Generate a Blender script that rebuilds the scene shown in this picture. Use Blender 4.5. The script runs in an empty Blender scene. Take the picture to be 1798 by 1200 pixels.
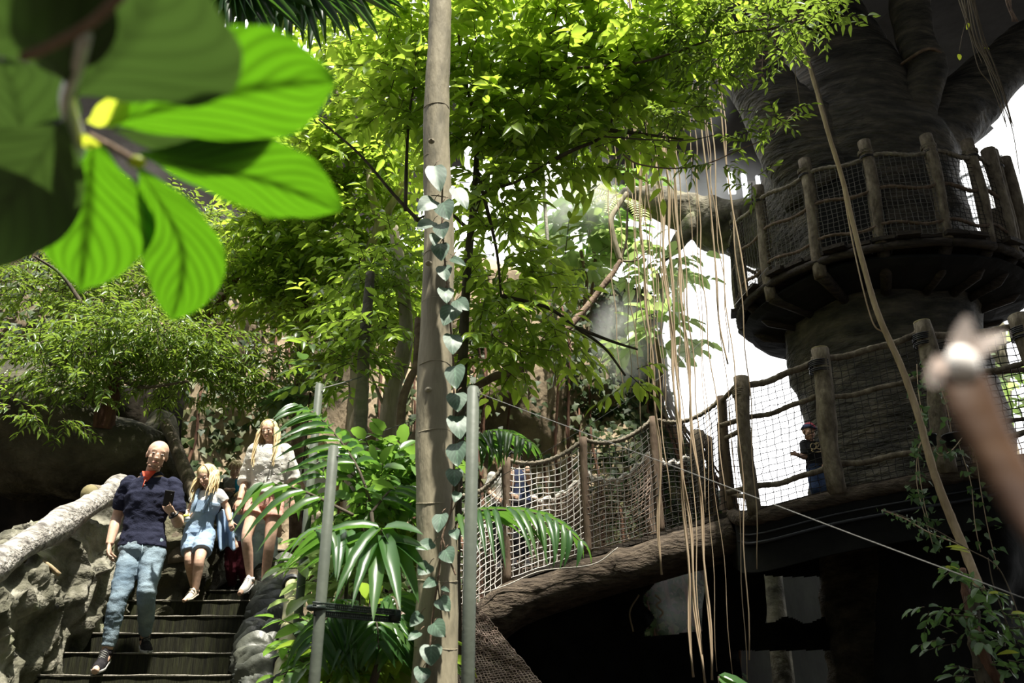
import bpy, math, random
import numpy as np
from mathutils import Vector, noise

rng = np.random.default_rng(7)
random.seed(7)
SC = bpy.context.scene
COL = SC.collection
# ------------------------------------------------------------------ camera
FOC = 1450.0
PITCH = math.radians(22.0)
CAMZ = 1.6
SP, CP = math.sin(PITCH), math.cos(PITCH)


def W(px, py, Y):
    """world point seen at photo pixel (px,py) standing at distance Y in front of the viewer"""
    v = (600.0 - py) / FOC
    h = (px - 899.0) / FOC
    dy = CP - v * SP
    dz = SP + v * CP
    k = Y / dy
    return np.array([h * k, Y, CAMZ + dz * k])


def MPP(px, py, Y):
    """metres per photo pixel there"""
    p = W(px, py, Y)
    return (p[1] * CP + (p[2] - CAMZ) * SP) / FOC


def nrm(a):
    a = np.asarray(a, float)
    n = np.linalg.norm(a, axis=-1, keepdims=True)
    return a / np.maximum(n, 1e-9)


def A(*a):
    return np.array(a, float)


# ------------------------------------------------------------------ mesh builder
class MB:
    def __init__(self):
        self.v = []; self.n = 0
        self.q = []; self.t = []; self.qm = []; self.tm = []

    def add(self, verts, quads=None, tris=None, mi=0):
        verts = np.asarray(verts, float).reshape(-1, 3)
        if quads is not None and len(quads):
            quads = np.asarray(quads, int).reshape(-1, 4) + self.n
            self.q.append(quads); self.qm.append(np.full(len(quads), mi))
        if tris is not None and len(tris):
            tris = np.asarray(tris, int).reshape(-1, 3) + self.n
            self.t.append(tris); self.tm.append(np.full(len(tris), mi))
        self.v.append(verts); self.n += len(verts)

    def rings(self, R, cap=True, mi=0, closed=True):
        """loft a list of rings (m,k,3)"""
        R = np.asarray(R, float)
        m, k, _ = R.shape
        i = np.arange(m - 1)[:, None] * k
        j = np.arange(k if closed else k - 1)[None, :]
        j2 = (j + 1) % k
        q = np.stack([i + j, i + j2, i + k + j2, i + k + j], -1).reshape(-1, 4)
        V = R.reshape(-1, 3)
        t = []
        if cap and closed:
            c0, c1 = R[0].mean(0), R[-1].mean(0)
            V = np.vstack([V, c0, c1])
            b = m * k
            for a in range(k):
                t.append((b, (a + 1) % k, a))
                t.append((b + 1, (m - 1) * k + a, (m - 1) * k + (a + 1) % k))
        self.add(V, q, t, mi)

    def tube(self, P, r, seg=8, cap=True, mi=0, rough=0.0, flat=1.0, up=None):
        P = np.asarray(P, float)
        m = len(P)
        r = np.broadcast_to(np.asarray(r, float), (m,)) if np.ndim(r) <= 1 else r
        T = np.gradient(P, axis=0)
        T = nrm(T)
        u = A(0, 0, 1) if up is None else np.asarray(up, float)
        if abs(T[0] @ u) > .95:
            u = A(1, 0, 0)
        n = nrm(u - T[0] * (u @ T[0]))
        ang = np.linspace(0, 2 * math.pi, seg, endpoint=False)
        R = []
        for i in range(m):
            n = n - T[i] * (n @ T[i]); n = n / max(np.linalg.norm(n), 1e-9)
            b = np.cross(T[i], n)
            rr = r[i] * (1 + (rng.normal(0, rough, seg) if rough else 0))
            R.append(P[i] + (np.cos(ang) * rr * flat)[:, None] * n + (np.sin(ang) * rr)[:, None] * b)
        self.rings(R, cap, mi)

    def ell(self, c, rad, ax=None, seg=14, rin=9, mi=0):
        c = np.asarray(c, float)
        if ax is None:
            ax = np.eye(3)
        ax = np.asarray(ax, float)
        rad = np.broadcast_to(np.asarray(rad, float), (3,))
        R = []
        ang = np.linspace(0, 2 * math.pi, seg, endpoint=False)
        for t in np.linspace(-1, 1, rin):
            z = math.sin(t * math.pi / 2 * .98); w = math.cos(t * math.pi / 2 * .98)
            L = np.stack([np.cos(ang) * w * rad[0], np.sin(ang) * w * rad[1], np.full(seg, z * rad[2])], -1)
            R.append(c + L @ ax)
        self.rings(R, True, mi)

    def box(self, c, s, ax=None, mi=0):
        c = np.asarray(c, float); s = np.asarray(s, float) / 2
        ax = np.eye(3) if ax is None else np.asarray(ax, float)
        L = np.array([[x, y, z] for z in (-1, 1) for y in (-1, 1) for x in (-1, 1)], float) * s
        V = c + L @ ax
        self.add(V, [(0, 2, 3, 1), (4, 5, 7, 6), (0, 1, 5, 4), (2, 6, 7, 3), (0, 4, 6, 2), (1, 3, 7, 5)], None, mi)

    def prism(self, base, off, mi=0):
        """polygon extruded by off"""
        base = np.asarray(base, float); k = len(base)
        self.rings([base, base + np.asarray(off, float)], True, mi)

    def grid(self, G, mi=0):
        G = np.asarray(G, float)
        self.rings(G, False, mi, closed=False)

    def leaves(self, o, d, n, L, Wd, kind='lance', bend=.25, fold=.15, mi=0):
        o = np.asarray(o, float); N = len(o)
        if N == 0:
            return
        d = nrm(d); n = np.asarray(n, float)
        n = nrm(n - d * (n * d).sum(-1, keepdims=True))
        s = np.cross(d, n)
        L = np.broadcast_to(np.asarray(L, float), (N,)); Wd = np.broadcast_to(np.asarray(Wd, float), (N,))
        us, ws = LEAF[kind]
        tu, tw, tz = [0.0], [0.0], [0.0]
        for u, w in zip(us, ws):
            for sd in (-1, 0, 1):
                tu.append(u); tw.append(sd * w); tz.append(fold * abs(sd) * w * .5 - bend * u * u)
        tu.append(1.0); tw.append(0.0); tz.append(-bend)
        tu, tw, tz = map(np.array, (tu, tw, tz))
        K = len(tu); m = len(us)
        q, t = [], []
        t += [(0, 2, 1), (0, 3, 2)]
        for i in range(m - 1):
            a = 1 + 3 * i
            q += [(a, a + 1, a + 4, a + 3), (a + 1, a + 2, a + 5, a + 4)]
        a = 1 + 3 * (m - 1)
        t += [(a, a + 1, K - 1), (a + 1, a + 2, K - 1)]
        V = (o[:, None, :] + (L[:, None] * tu)[..., None] * d[:, None, :] + (Wd[:, None] * .5 * tw)[..., None] * s[:, None, :]
             + (L[:, None] * tz)[..., None] * n[:, None, :])
        base = (np.arange(N) * K)[:, None, None]
        self.add(V.reshape(-1, 3), (np.array(q)[None] + base).reshape(-1, 4) if q else None, (np.array(t)[None] + base).reshape(-1, 3), mi)

    def build(self, name, mats, parent=None, smooth=True, origin=None, remesh=None, post=None):
        V = np.vstack(self.v)
        if parent is not None:
            loc = ORG[parent.name]
        else:
            loc = origin if origin is not None else A((V[:, 0].min() + V[:, 0].max()) / 2, (V[:, 1].min() + V[:, 1].max()) / 2, V[:, 2].min())
        loc = np.asarray(loc, float)
        V = V - loc
        q = np.vstack(self.q) if self.q else np.zeros((0, 4), int)
        t = np.vstack(self.t) if self.t else np.zeros((0, 3), int)
        me = bpy.data.meshes.new(name)
        me.vertices.add(len(V)); me.vertices.foreach_set('co', V.astype(np.float32).ravel())
        nl = q.size + t.size
        me.loops.add(nl)
        me.loops.foreach_set('vertex_index', np.concatenate([q.ravel(), t.ravel()]).astype(np.int32))
        npoly = len(q) + len(t)
        me.polygons.add(npoly)
        st = np.concatenate([np.arange(len(q)) * 4, q.size + np.arange(len(t)) * 3]).astype(np.int32)
        me.polygons.foreach_set('loop_start', st)
        mi = np.concatenate((self.qm if self.q else []) + (self.tm if self.t else [])).astype(np.int32)
        if not isinstance(mats, (list, tuple)):
            mats = [mats]
        for m in mats:
            me.materials.append(m)
        me.polygons.foreach_set('material_index', mi)
        me.polygons.foreach_set('use_smooth', np.full(npoly, bool(smooth)))
        me.update(calc_edges=True); me.validate()
        o = bpy.data.objects.new(name, me)
        COL.objects.link(o)
        if remesh:
            md = o.modifiers.new('r', 'REMESH'); md.mode = 'VOXEL'; md.voxel_size = remesh
            sm = o.modifiers.new('s', 'SMOOTH'); sm.factor = .5; sm.iterations = 3
            dg = bpy.context.evaluated_depsgraph_get()
            nm = bpy.data.meshes.new_from_object(o.evaluated_get(dg))
            o.modifiers.clear()
            o.data = nm
            nm.name = name
            nm.materials.clear()
            for m in mats:
                nm.materials.append(m)
            nm.polygons.foreach_set('use_smooth', np.full(len(nm.polygons), True))
            me = nm
        if post:
            post(o.data, loc)
        o.location = (0, 0, 0) if parent is not None else loc
        if parent is not None:
            o.parent = parent
        ORG[o.name] = loc
        return o


LEAF = {
    'lance': ([.18, .45, .78], [.75, 1.0, .5]),
    'oval': ([.15, .45, .8], [.8, 1.0, .7]),
    'strap': ([.08, .3, .55, .8], [.7, 1.0, .95, .6]),
    'ivy': ([.12, .35, .6], [1.0, .95, .5]),
    'tiny': ([.45], [1.0]),
}
ORG = {}


def thing(name, label, cat, loc, group=None):
    o = bpy.data.objects.new(name, None)
    COL.objects.link(o)
    o.empty_display_size = .1
    o.location = tuple(float(x) for x in loc)
    ORG[o.name] = np.asarray(loc, float)
    o['label'] = label; o['category'] = cat
    if group:
        o['group'] = group
    return o


def tag(o, label, cat, group=None, kind=None):
    o['label'] = label; o['category'] = cat
    if group:
        o['group'] = group
    if kind:
        o['kind'] = kind
    return o


def struct(o, label=None, cat=None):
    o['kind'] = 'structure'
    if label:
        o['label'] = label
    if cat:
        o['category'] = cat
    return o


def spline(P, n):
    """Catmull-Rom through control points (any dimension)"""
    P = np.asarray(P, float)
    m = len(P)
    if m == 2:
        t = np.linspace(0, 1, n)[:, None]
        return P[0] * (1 - t) + P[1] * t
    Q = np.vstack([2 * P[0] - P[1], P, 2 * P[-1] - P[-2]])
    out = []
    for s in np.linspace(0, m - 1 - 1e-6, n):
        i = int(s); t = s - i
        p0, p1, p2, p3 = Q[i], Q[i + 1], Q[i + 2], Q[i + 3]
        out.append(.5 * ((2 * p1) + (-p0 + p2) * t + (2 * p0 - 5 * p1 + 4 * p2 - p3) * t * t + (-p0 + 3 * p1 - 3 * p2 + p3) * t ** 3))
    return np.array(out)


def fbm(p, sc=1.0, oc=3):
    return noise.fractal(Vector(tuple(p * sc)), 1.0, 2.0, oc)


def displace(amp, sc, oc=3, aniso=(1, 1, 1), ridge=False):
    an = np.asarray(aniso, float)

    def f(me, loc):
        n = len(me.vertices)
        co = np.empty(n * 3, np.float32); me.vertices.foreach_get('co', co); co = co.reshape(-1, 3)
        no = np.empty(n * 3, np.float32); me.vertex_normals.foreach_get('vector', no); no = no.reshape(-1, 3)
        d = np.empty(n)
        for i in range(n):
            p = Vector(tuple((co[i] + loc) * an * sc))
            x = noise.fractal(p, 1.0, 2.0, oc)
            d[i] = (1 - 2 * abs(x)) if ridge else x
        co += no * (d * amp)[:, None].astype(np.float32)
        me.vertices.foreach_set('co', co.astype(np.float32).ravel()); me.update()
    return f


# ------------------------------------------------------------------ materials
def _nt(name):
    m = bpy.data.materials.new(name); m.use_nodes = True
    nt = m.node_tree; nt.nodes.clear()
    return m, nt, nt.nodes, nt.links


def _ramp(N, cols, pos=None):
    r = N.new('ShaderNodeValToRGB')
    e = r.color_ramp.elements
    k = len(cols)
    pos = pos or [i / (k - 1) for i in range(k)]
    while len(e) < k:
        e.new(.5)
    for i in range(k):
        e[i].position = pos[i]; e[i].color = (*cols[i], 1)
    return r


def pmat(name, cols, scale=4, stretch=(1, 1, 1), rough=.85, bump=.4, bscale=14, detail=5, spec=.25, pos=None, bdist=.03, sheen=0, vor=0):
    m, nt, N, L = _nt(name)
    out = N.new('ShaderNodeOutputMaterial'); b = N.new('ShaderNodeBsdfPrincipled')
    tc = N.new('ShaderNodeTexCoord'); mp = N.new('ShaderNodeMapping')
    mp.inputs['Scale'].default_value = stretch
    L.new(tc.outputs['Object'], mp.inputs['Vector'])
    n1 = N.new('ShaderNodeTexNoise'); n1.inputs['Scale'].default_value = scale; n1.inputs['Detail'].default_value = detail
    n1.inputs['Roughness'].default_value = .6
    L.new(mp.outputs[0], n1.inputs['Vector'])
    pos = pos or [.3 + .4 * i / (len(cols) - 1) for i in range(len(cols))]
    r = _ramp(N, cols, pos)
    L.new(n1.outputs['Fac'], r.inputs['Fac'])
    L.new(r.outputs['Color'], b.inputs['Base Color'])
    b.inputs['Roughness'].default_value = rough
    b.inputs['Specular IOR Level'].default_value = spec
    if bump:
        n2 = N.new('ShaderNodeTexNoise'); n2.inputs['Scale'].default_value = bscale; n2.inputs['Detail'].default_value = 6
        L.new(mp.outputs[0], n2.inputs['Vector'])
        bp = N.new('ShaderNodeBump'); bp.inputs['Strength'].default_value = bump; bp.inputs['Distance'].default_value = bdist
        h = n2.outputs['Fac']
        if vor:
            vo = N.new('ShaderNodeTexVoronoi'); vo.feature = 'DISTANCE_TO_EDGE'; vo.inputs['Scale'].default_value = vor
            L.new(mp.outputs[0], vo.inputs['Vector'])
            mx = N.new('ShaderNodeMath'); mx.operation = 'MULTIPLY_ADD'
            mn = N.new('ShaderNodeMath'); mn.operation = 'MINIMUM'; mn.inputs[1].default_value = .12
            L.new(vo.outputs['Distance'], mn.inputs[0])
            L.new(mn.outputs[0], mx.inputs[0]); mx.inputs[1].default_value = 4; L.new(n2.outputs['Fac'], mx.inputs[2])
            h = mx.outputs[0]
        L.new(h, bp.inputs['Height']); L.new(bp.outputs[0], b.inputs['Normal'])
    if sheen:
        b.inputs['Sheen Weight'].default_value = sheen
    L.new(b.outputs[0], out.inputs['Surface'])
    return m


def leafmat(name, cols, trans, tw=.5, rough=.38, spec=.5, veins=None):
    """leaf: glossy diffuse blade + light shining through; tone differs from leaf to leaf"""
    m, nt, N, L = _nt(name)
    out = N.new('ShaderNodeOutputMaterial'); b = N.new('ShaderNodeBsdfPrincipled')
    g = N.new('ShaderNodeNewGeometry')
    r = _ramp(N, cols)
    L.new(g.outputs['Random Per Island'], r.inputs['Fac'])
    col = r.outputs['Color']
    tcol = N.new('ShaderNodeRGB'); tcol.outputs[0].default_value = (*trans, 1)
    mt = N.new('ShaderNodeMix'); mt.data_type = 'RGBA'; mt.blend_type = 'MIX'
    mt.inputs[0].default_value = .25
    L.new(tcol.outputs[0], mt.inputs[6]); L.new(col, mt.inputs[7])
    tc_out = mt.outputs[2]
    if veins:
        nv, slope, vdark, mid = veins
        uv = N.new('ShaderNodeUVMap'); sep = N.new('ShaderNodeSeparateXYZ'); L.new(uv.outputs[0], sep.inputs[0])
        # |w|
        ab = N.new('ShaderNodeMath'); ab.operation = 'ABSOLUTE'; L.new(sep.outputs[1], ab.inputs[0])
        ma = N.new('ShaderNodeMath'); ma.operation = 'MULTIPLY_ADD'; L.new(ab.outputs[0], ma.inputs[0]); ma.inputs[1].default_value = -slope
        L.new(sep.outputs[0], ma.inputs[2])
        mu = N.new('ShaderNodeMath'); mu.operation = 'MULTIPLY'; L.new(ma.outputs[0], mu.inputs[0]); mu.inputs[1].default_value = nv
        fr = N.new('ShaderNodeMath'); fr.operation = 'PINGPONG'; L.new(mu.outputs[0], fr.inputs[0]); fr.inputs[1].default_value = .5
        sm = N.new('ShaderNodeMapRange'); sm.interpolation_type = 'SMOOTHSTEP'
        sm.inputs[1].default_value = .02; sm.inputs[2].default_value = .3; sm.inputs[3].default_value = vdark; sm.inputs[4].default_value = 1.0
        L.new(fr.outputs[0], sm.inputs[0])
        s2 = N.new('ShaderNodeMapRange'); s2.interpolation_type = 'SMOOTHSTEP'
        s2.inputs[1].default_value = .01; s2.inputs[2].default_value = .16; s2.inputs[3].default_value = mid; s2.inputs[4].default_value = 1.0
        L.new(ab.outputs[0], s2.inputs[0])
        mm = N.new('ShaderNodeMath'); mm.operation = 'MULTIPLY'; L.new(sm.outputs[0], mm.inputs[0]); L.new(s2.outputs[0], mm.inputs[1])
        for src, setter in ((col, 'c'), (tc_out, 't')):
            x = N.new('ShaderNodeMix'); x.data_type = 'RGBA'; x.blend_type = 'MULTIPLY'; x.inputs[0].default_value = 1
            L.new(src, x.inputs[6]); L.new(mm.outputs[0], x.inputs[7])
            if setter == 'c':
                col = x.outputs[2]
            else:
                tc_out = x.outputs[2]
    L.new(col, b.inputs['Base Color'])
    b.inputs['Roughness'].default_value = rough; b.inputs['Specular IOR Level'].default_value = spec
    t = N.new('ShaderNodeBsdfTranslucent'); L.new(tc_out, t.inputs['Color'])
    mix = N.new('ShaderNodeMixShader'); mix.inputs[0].default_value = tw
    L.new(b.outputs[0], mix.inputs[1]); L.new(t.outputs[0], mix.inputs[2])
    L.new(mix.outputs[0], out.inputs['Surface'])
    return m


def flat(name, c, rough=.6, spec=.4, metal=0.0):
    m, nt, N, L = _nt(name)
    out = N.new('ShaderNodeOutputMaterial'); b = N.new('ShaderNodeBsdfPrincipled')
    n = N.new('ShaderNodeTexNoise'); n.inputs['Scale'].default_value = 30; n.inputs['Detail'].default_value = 3
    tc = N.new('ShaderNodeTexCoord'); L.new(tc.outputs['Object'], n.inputs['Vector'])
    r = _ramp(N, [tuple(x * .88 for x in c), tuple(min(1, x * 1.1) for x in c)], [.35, .65])
    L.new(n.outputs['Fac'], r.inputs['Fac']); L.new(r.outputs[0], b.inputs['Base Color'])
    b.inputs['Roughness'].default_value = rough; b.inputs['Specular IOR Level'].default_value = spec; b.inputs['Metallic'].default_value = metal
    L.new(b.outputs[0], out.inputs['Surface'])
    return m


def emit(name, c, s):
    m, nt, N, L = _nt(name)
    out = N.new('ShaderNodeOutputMaterial'); e = N.new('ShaderNodeEmission')
    e.inputs['Color'].default_value = (*c, 1); e.inputs['Strength'].default_value = s
    L.new(e.outputs[0], out.inputs['Surface'])
    return m


def mistmat(name, dens, scale=1.6, aniso=.0):
    """water mist: thins out towards the edge of its puff"""
    m, nt, N, L = _nt(name)
    out = N.new('ShaderNodeOutputMaterial'); v = N.new('ShaderNodeVolumeScatter')
    v.inputs['Color'].default_value = (.97, .98, 1, 1); v.inputs['Anisotropy'].default_value = aniso
    tc = N.new('ShaderNodeTexCoord')
    mp = N.new('ShaderNodeVectorMath'); mp.operation = 'MULTIPLY_ADD'
    mp.inputs[1].default_value = (2, 2, 2); mp.inputs[2].default_value = (-1, -1, -1)
    L.new(tc.outputs['Generated'], mp.inputs[0])
    ln = N.new('ShaderNodeVectorMath'); ln.operation = 'LENGTH'; L.new(mp.outputs[0], ln.inputs[0])
    fall = N.new('ShaderNodeMapRange'); fall.interpolation_type = 'SMOOTHSTEP'
    fall.inputs[1].default_value = .15; fall.inputs[2].default_value = 1.0; fall.inputs[3].default_value = 1; fall.inputs[4].default_value = 0
    L.new(ln.outputs['Value'], fall.inputs[0])
    n = N.new('ShaderNodeTexNoise'); n.inputs['Scale'].default_value = scale; n.inputs['Detail'].default_value = 3
    L.new(tc.outputs['Object'], n.inputs['Vector'])
    nr = N.new('ShaderNodeMapRange'); nr.inputs[1].default_value = .35; nr.inputs[2].default_value = .7; nr.inputs[3].default_value = .15; nr.inputs[4].default_value = 1
    L.new(n.outputs['Fac'], nr.inputs[0])
    a = N.new('ShaderNodeMath'); a.operation = 'MULTIPLY'; L.new(fall.outputs[0], a.inputs[0]); L.new(nr.outputs[0], a.inputs[1])
    d = N.new('ShaderNodeMath'); d.operation = 'MULTIPLY'; L.new(a.outputs[0], d.inputs[0]); d.inputs[1].default_value = dens
    L.new(d.outputs[0], v.inputs['Density'])
    L.new(v.outputs[0], out.inputs['Volume'])
    return m


def blade(name, pts, hw, nvec, mat, parent, nu=18, nw=8, fold=.12, ripple=.03, prof=None, uplift=0.0):
    """one broad leaf as a grid with leaf coordinates: u along the midrib, w across"""
    C = spline(pts, nu)
    T = nrm(np.gradient(C, axis=0))
    n0 = nrm(nvec)
    prof = prof or (lambda u: math.sin(math.pi * min(1, max(0, u)) ** .8) ** .75)
    G = np.zeros((nu, nw + 1, 3)); UV = np.zeros((nu, nw + 1, 2))
    for i in range(nu):
        u = i / (nu - 1)
        s = nrm(np.cross(n0, T[i])); n = nrm(np.cross(T[i], s))
        w_ = hw * max(prof(u), .004)
        for j in range(nw + 1):
            w = -1 + 2 * j / nw
            rip = ripple * hw * math.sin(u * 26 + abs(w) * -6) * abs(w)
            G[i, j] = C[i] + s * w * w_ + n * (fold * hw * abs(w) + rip)
            UV[i, j] = (u, w)
    m = MB(); m.grid(G)
    o = m.build(name, mat, parent)
    me = o.data
    uvl = me.uv_layers.new(name='UVMap')
    vi = np.empty(len(me.loops), np.int32); me.loops.foreach_get('vertex_index', vi)
    uvl.data.foreach_set('uv', UV.reshape(-1, 2)[vi].astype(np.float32).ravel())
    return o
# ------------------------------------------------------------------ material library
M = {}
M['leaf_bright'] = leafmat('leaf_bright', [(.07, .14, .018), (.15, .25, .03), (.28, .37, .06)], (.58, .80, .08), .52, rough=.3)
M['leaf_mid'] = leafmat('leaf_mid', [(.045, .10, .015), (.10, .19, .025), (.19, .28, .045)], (.45, .66, .07), .46, rough=.3)
M['leaf_fine'] = leafmat('leaf_fine', [(.035, .075, .012), (.08, .15, .02), (.16, .235, .04)], (.36, .52, .06), .40, rough=.3)
M['leaf_ivy'] = leafmat('leaf_ivy', [(.014, .032, .008), (.03, .06, .014), (.055, .085, .025), (.14, .14, .06)], (.12, .2, .04), .25, rough=.55, spec=.3)
M['leaf_palm'] = leafmat('leaf_palm', [(.025, .075, .02), (.045, .11, .03), (.07, .14, .04)], (.2, .45, .05), .32, rough=.33)
M['leaf_dark'] = leafmat('leaf_dark', [(.012, .035, .014), (.02, .055, .02), (.035, .075, .025)], (.12, .3, .03), .3, rough=.3)
M['leaf_pale'] = leafmat('leaf_pale', [(.2, .32, .1), (.32, .45, .17), (.44, .52, .26)], (.6, .8, .25), .45)
M['leaf_shrub'] = leafmat('leaf_shrub', [(.04, .10, .02), (.09, .19, .04), (.17, .29, .10)], (.3, .55, .07), .4, rough=.3)
M['leaf_vine'] = leafmat('leaf_vine', [(.045, .085, .055), (.06, .105, .07), (.085, .13, .09)], (.09, .2, .06), .2, rough=.5, veins=(5, .5, 1.35, 1.5))
M['leaf_hang'] = leafmat('leaf_hang', [(.035, .075, .03), (.07, .13, .05), (.12, .19, .08)], (.2, .38, .08), .3, rough=.4)
M['leaf_near'] = leafmat('leaf_near', [(.025, .065, .006), (.03, .075, .006)], (.085, .255, .004), .62, rough=.4, veins=(8, .45, .6, .3))
M['leaf_near_shade'] = leafmat('leaf_near_shade', [(.03, .045, .018), (.04, .06, .022)], (.035, .075, .008), .45, rough=.45, veins=(7, .45, .8, .7))  # same leaves in shade: the darkness is put into the colour
M['leaf_yellow'] = leafmat('leaf_yellow', [(.3, .36, .03), (.4, .45, .05)], (.75, .85, .06), .5)

M['bark_pale'] = pmat('bark_pale', [(.20, .17, .12), (.34, .30, .215), (.46, .41, .31)], 3, (3, 3, .7), .8, .35, 12)
M['bark_trunk'] = pmat('bark_trunk', [(.13, .12, .085), (.27, .24, .165), (.36, .32, .22)], 3.2, (2.2, 2.2, .55), .78, .3, 16)
M['bark_dark'] = pmat('bark_dark', [(.035, .03, .022), (.08, .065, .045), (.12, .10, .07)], 6, (2, 2, .6), .85, .5, 18)
M['bark_red'] = pmat('bark_red', [(.05, .025, .018), (.11, .055, .035), (.17, .09, .055)], 6, (3, 3, .4), .85, .5, 18)
M['bark_brown'] = pmat('bark_brown', [(.10, .065, .045), (.19, .13, .09), (.28, .20, .14)], 5, (2, 2, 2), .8, .4, 18)
M['log_grey'] = pmat('log_grey', [(.12, .11, .10), (.33, .31, .28), (.5, .47, .43)], 5, (1.4, 3.5, 3.5), .85, 1.0, 9, bdist=.05, pos=[.32, .5, .66])
M['pole_wood'] = pmat('pole_wood', [(.13, .105, .075), (.24, .20, .14), (.34, .285, .2)], 6, (3, 3, .8), .8, .45, 16)
M['post_wood'] = pmat('post_wood', [(.075, .06, .042), (.17, .14, .10), (.29, .25, .18)], 5, (2.5, 2.5, 1.2), .85, .7, 12)
M['post_brown'] = pmat('post_brown', [(.075, .05, .035), (.14, .10, .07), (.20, .15, .11)], 5, (3, 3, .6), .85, .5, 14)
M['cut_wood'] = pmat('cut_wood', [(.2, .17, .08), (.33, .29, .16)], 9, (1, 1, 1), .8, .2)
M['bamboo'] = pmat('bamboo', [(.16, .16, .07), (.30, .29, .15), (.42, .40, .24)], 4, (2, 2, .5), .5, .15, 20)
M['rope'] = pmat('rope', [(.11, .095, .07), (.22, .19, .145), (.32, .29, .23)], 20, (1, 1, 1), .9, .5, 50)
M['rope_white'] = pmat('rope_white', [(.45, .42, .37), (.62, .59, .53)], 20, (1, 1, 1), .9, .3, 50)
M['net_white'] = pmat('net_white', [(.62, .58, .54), (.80, .77, .73)], 6, (1, 1, 1), .9, 0)
M['net_brown'] = pmat('net_brown', [(.30, .22, .18), (.46, .36, .30)], 6, (1, 1, 1), .9, 0)
M['net_black'] = pmat('net_black', [(.018, .017, .015), (.03, .028, .024)], 6, (1, 1, 1), .8, 0)
M['net_grey'] = pmat('net_grey', [(.10, .095, .085), (.17, .16, .145)], 6, (1, 1, 1), .9, 0)
M['plank_dark'] = pmat('plank_dark', [(.018, .014, .011), (.04, .032, .025), (.07, .055, .04)], 5, (.6, 4, 4), .8, .5, 12)
M['deck_beam'] = pmat('deck_beam', [(.035, .027, .02), (.085, .065, .048), (.14, .11, .08)], 6, (1, 3, 3), .9, .9, 12, bdist=.05)
M['step'] = pmat('step', [(.010, .010, .007), (.022, .022, .011), (.042, .046, .019)], 5, (7, 1, .5), .75, .5, 14)
M['step_edge'] = pmat('step_edge', [(.10, .09, .07), (.28, .26, .22)], 14, (3, 1, 1), .7, .4)
M['rock_grey'] = pmat('rock_grey', [(.03, .03, .02), (.13, .125, .09), (.30, .285, .23), (.16, .18, .07)], 2.6, (1, 1, 1), .85, 1.0, 9, 8, bdist=.06, pos=[.3, .46, .58, .72], vor=1.3)
M['rock_dark'] = pmat('rock_dark', [(.02, .02, .014), (.05, .047, .033), (.085, .08, .05), (.15, .14, .09)], 1.8, (1, 1, 1), .85, 1.0, 7, 8, bdist=.08)
M['rock_kerb'] = pmat('rock_kerb', [(.03, .033, .027), (.065, .07, .055), (.10, .105, .08)], 3, (1, 1, 1), .45, .6, 9, spec=.5)
M['earth_wall'] = pmat('earth_wall', [(.06, .05, .032), (.19, .15, .10), (.36, .28, .19), (.48, .38, .26)], 1.1, (1, 1, .6), .95, .8, 6, 8, bdist=.08)
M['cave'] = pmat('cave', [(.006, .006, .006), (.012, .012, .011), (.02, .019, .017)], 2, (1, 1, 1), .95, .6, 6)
M['soil'] = pmat('soil', [(.012, .01, .008), (.03, .025, .017), (.05, .04, .03)], 3, (1, 1, 1), .95, .6, 8)
M['giant_bark'] = pmat('giant_bark', [(.024, .023, .019), (.068, .061, .047), (.155, .132, .096)], 2.2, (1, 1, 3.0), .75, 1.0, 5, 9, bdist=.09, spec=.3, pos=[.32, .5, .7])
M['moss_bark'] = pmat('moss_bark', [(.03, .028, .02), (.13, .12, .09), (.24, .22, .16), (.12, .16, .05)], 2.2, (1, 1, 1), .85, .9, 8, bdist=.06, pos=[.3, .45, .58, .7])
M['concrete'] = pmat('concrete', [(.11, .11, .115), (.2, .2, .2)], 1.5, (1, 1, .4), .9, .2)
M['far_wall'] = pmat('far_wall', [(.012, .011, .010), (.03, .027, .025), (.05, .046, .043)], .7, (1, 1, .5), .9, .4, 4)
M['steel'] = pmat('steel', [(.085, .10, .08), (.13, .15, .115)], 3, (1, 1, 1), .55, .1, spec=.4)
M['steel_pale'] = flat('steel_pale', (.55, .57, .58), .4)
M['wire'] = flat('wire', (.15, .15, .14), .6)
M['strap'] = flat('strap', (.012, .02, .016), .45)
M['pot'] = flat('pot', (.012, .013, .016), .4)
M['root'] = pmat('root', [(.30, .21, .13), (.48, .37, .25), (.60, .48, .35)], 3, (1, 1, .3), .85, 0)
M['root_dark'] = pmat('root_dark', [(.07, .055, .035), (.14, .11, .075)], 8, (1, 1, .3), .9, 0)
M['liana'] = pmat('liana', [(.26, .19, .11), (.44, .34, .21)], 7, (2, 2, .5), .8, .4, 30)
M['coir'] = pmat('coir', [(.05, .037, .028), (.12, .09, .065), (.19, .15, .11)], 30, (1, 1, 1), .95, .6, 60)
M['dry_leaf'] = pmat('dry_leaf', [(.028, .013, .009), (.06, .027, .009), (.035, .018, .014)], 5, (1, 1, 1), .6, .2)
M['petal'] = leafmat('petal', [(.55, .45, .40), (.7, .6, .55)], (.9, .75, .65), .45)
M['white_tip'] = flat('white_tip', (.85, .80, .75), .35)
M['bulb'] = emit('bulb', (1, .82, .65), 30)
M['slit'] = emit('slit', (.93, .96, 1), 4)

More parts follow.
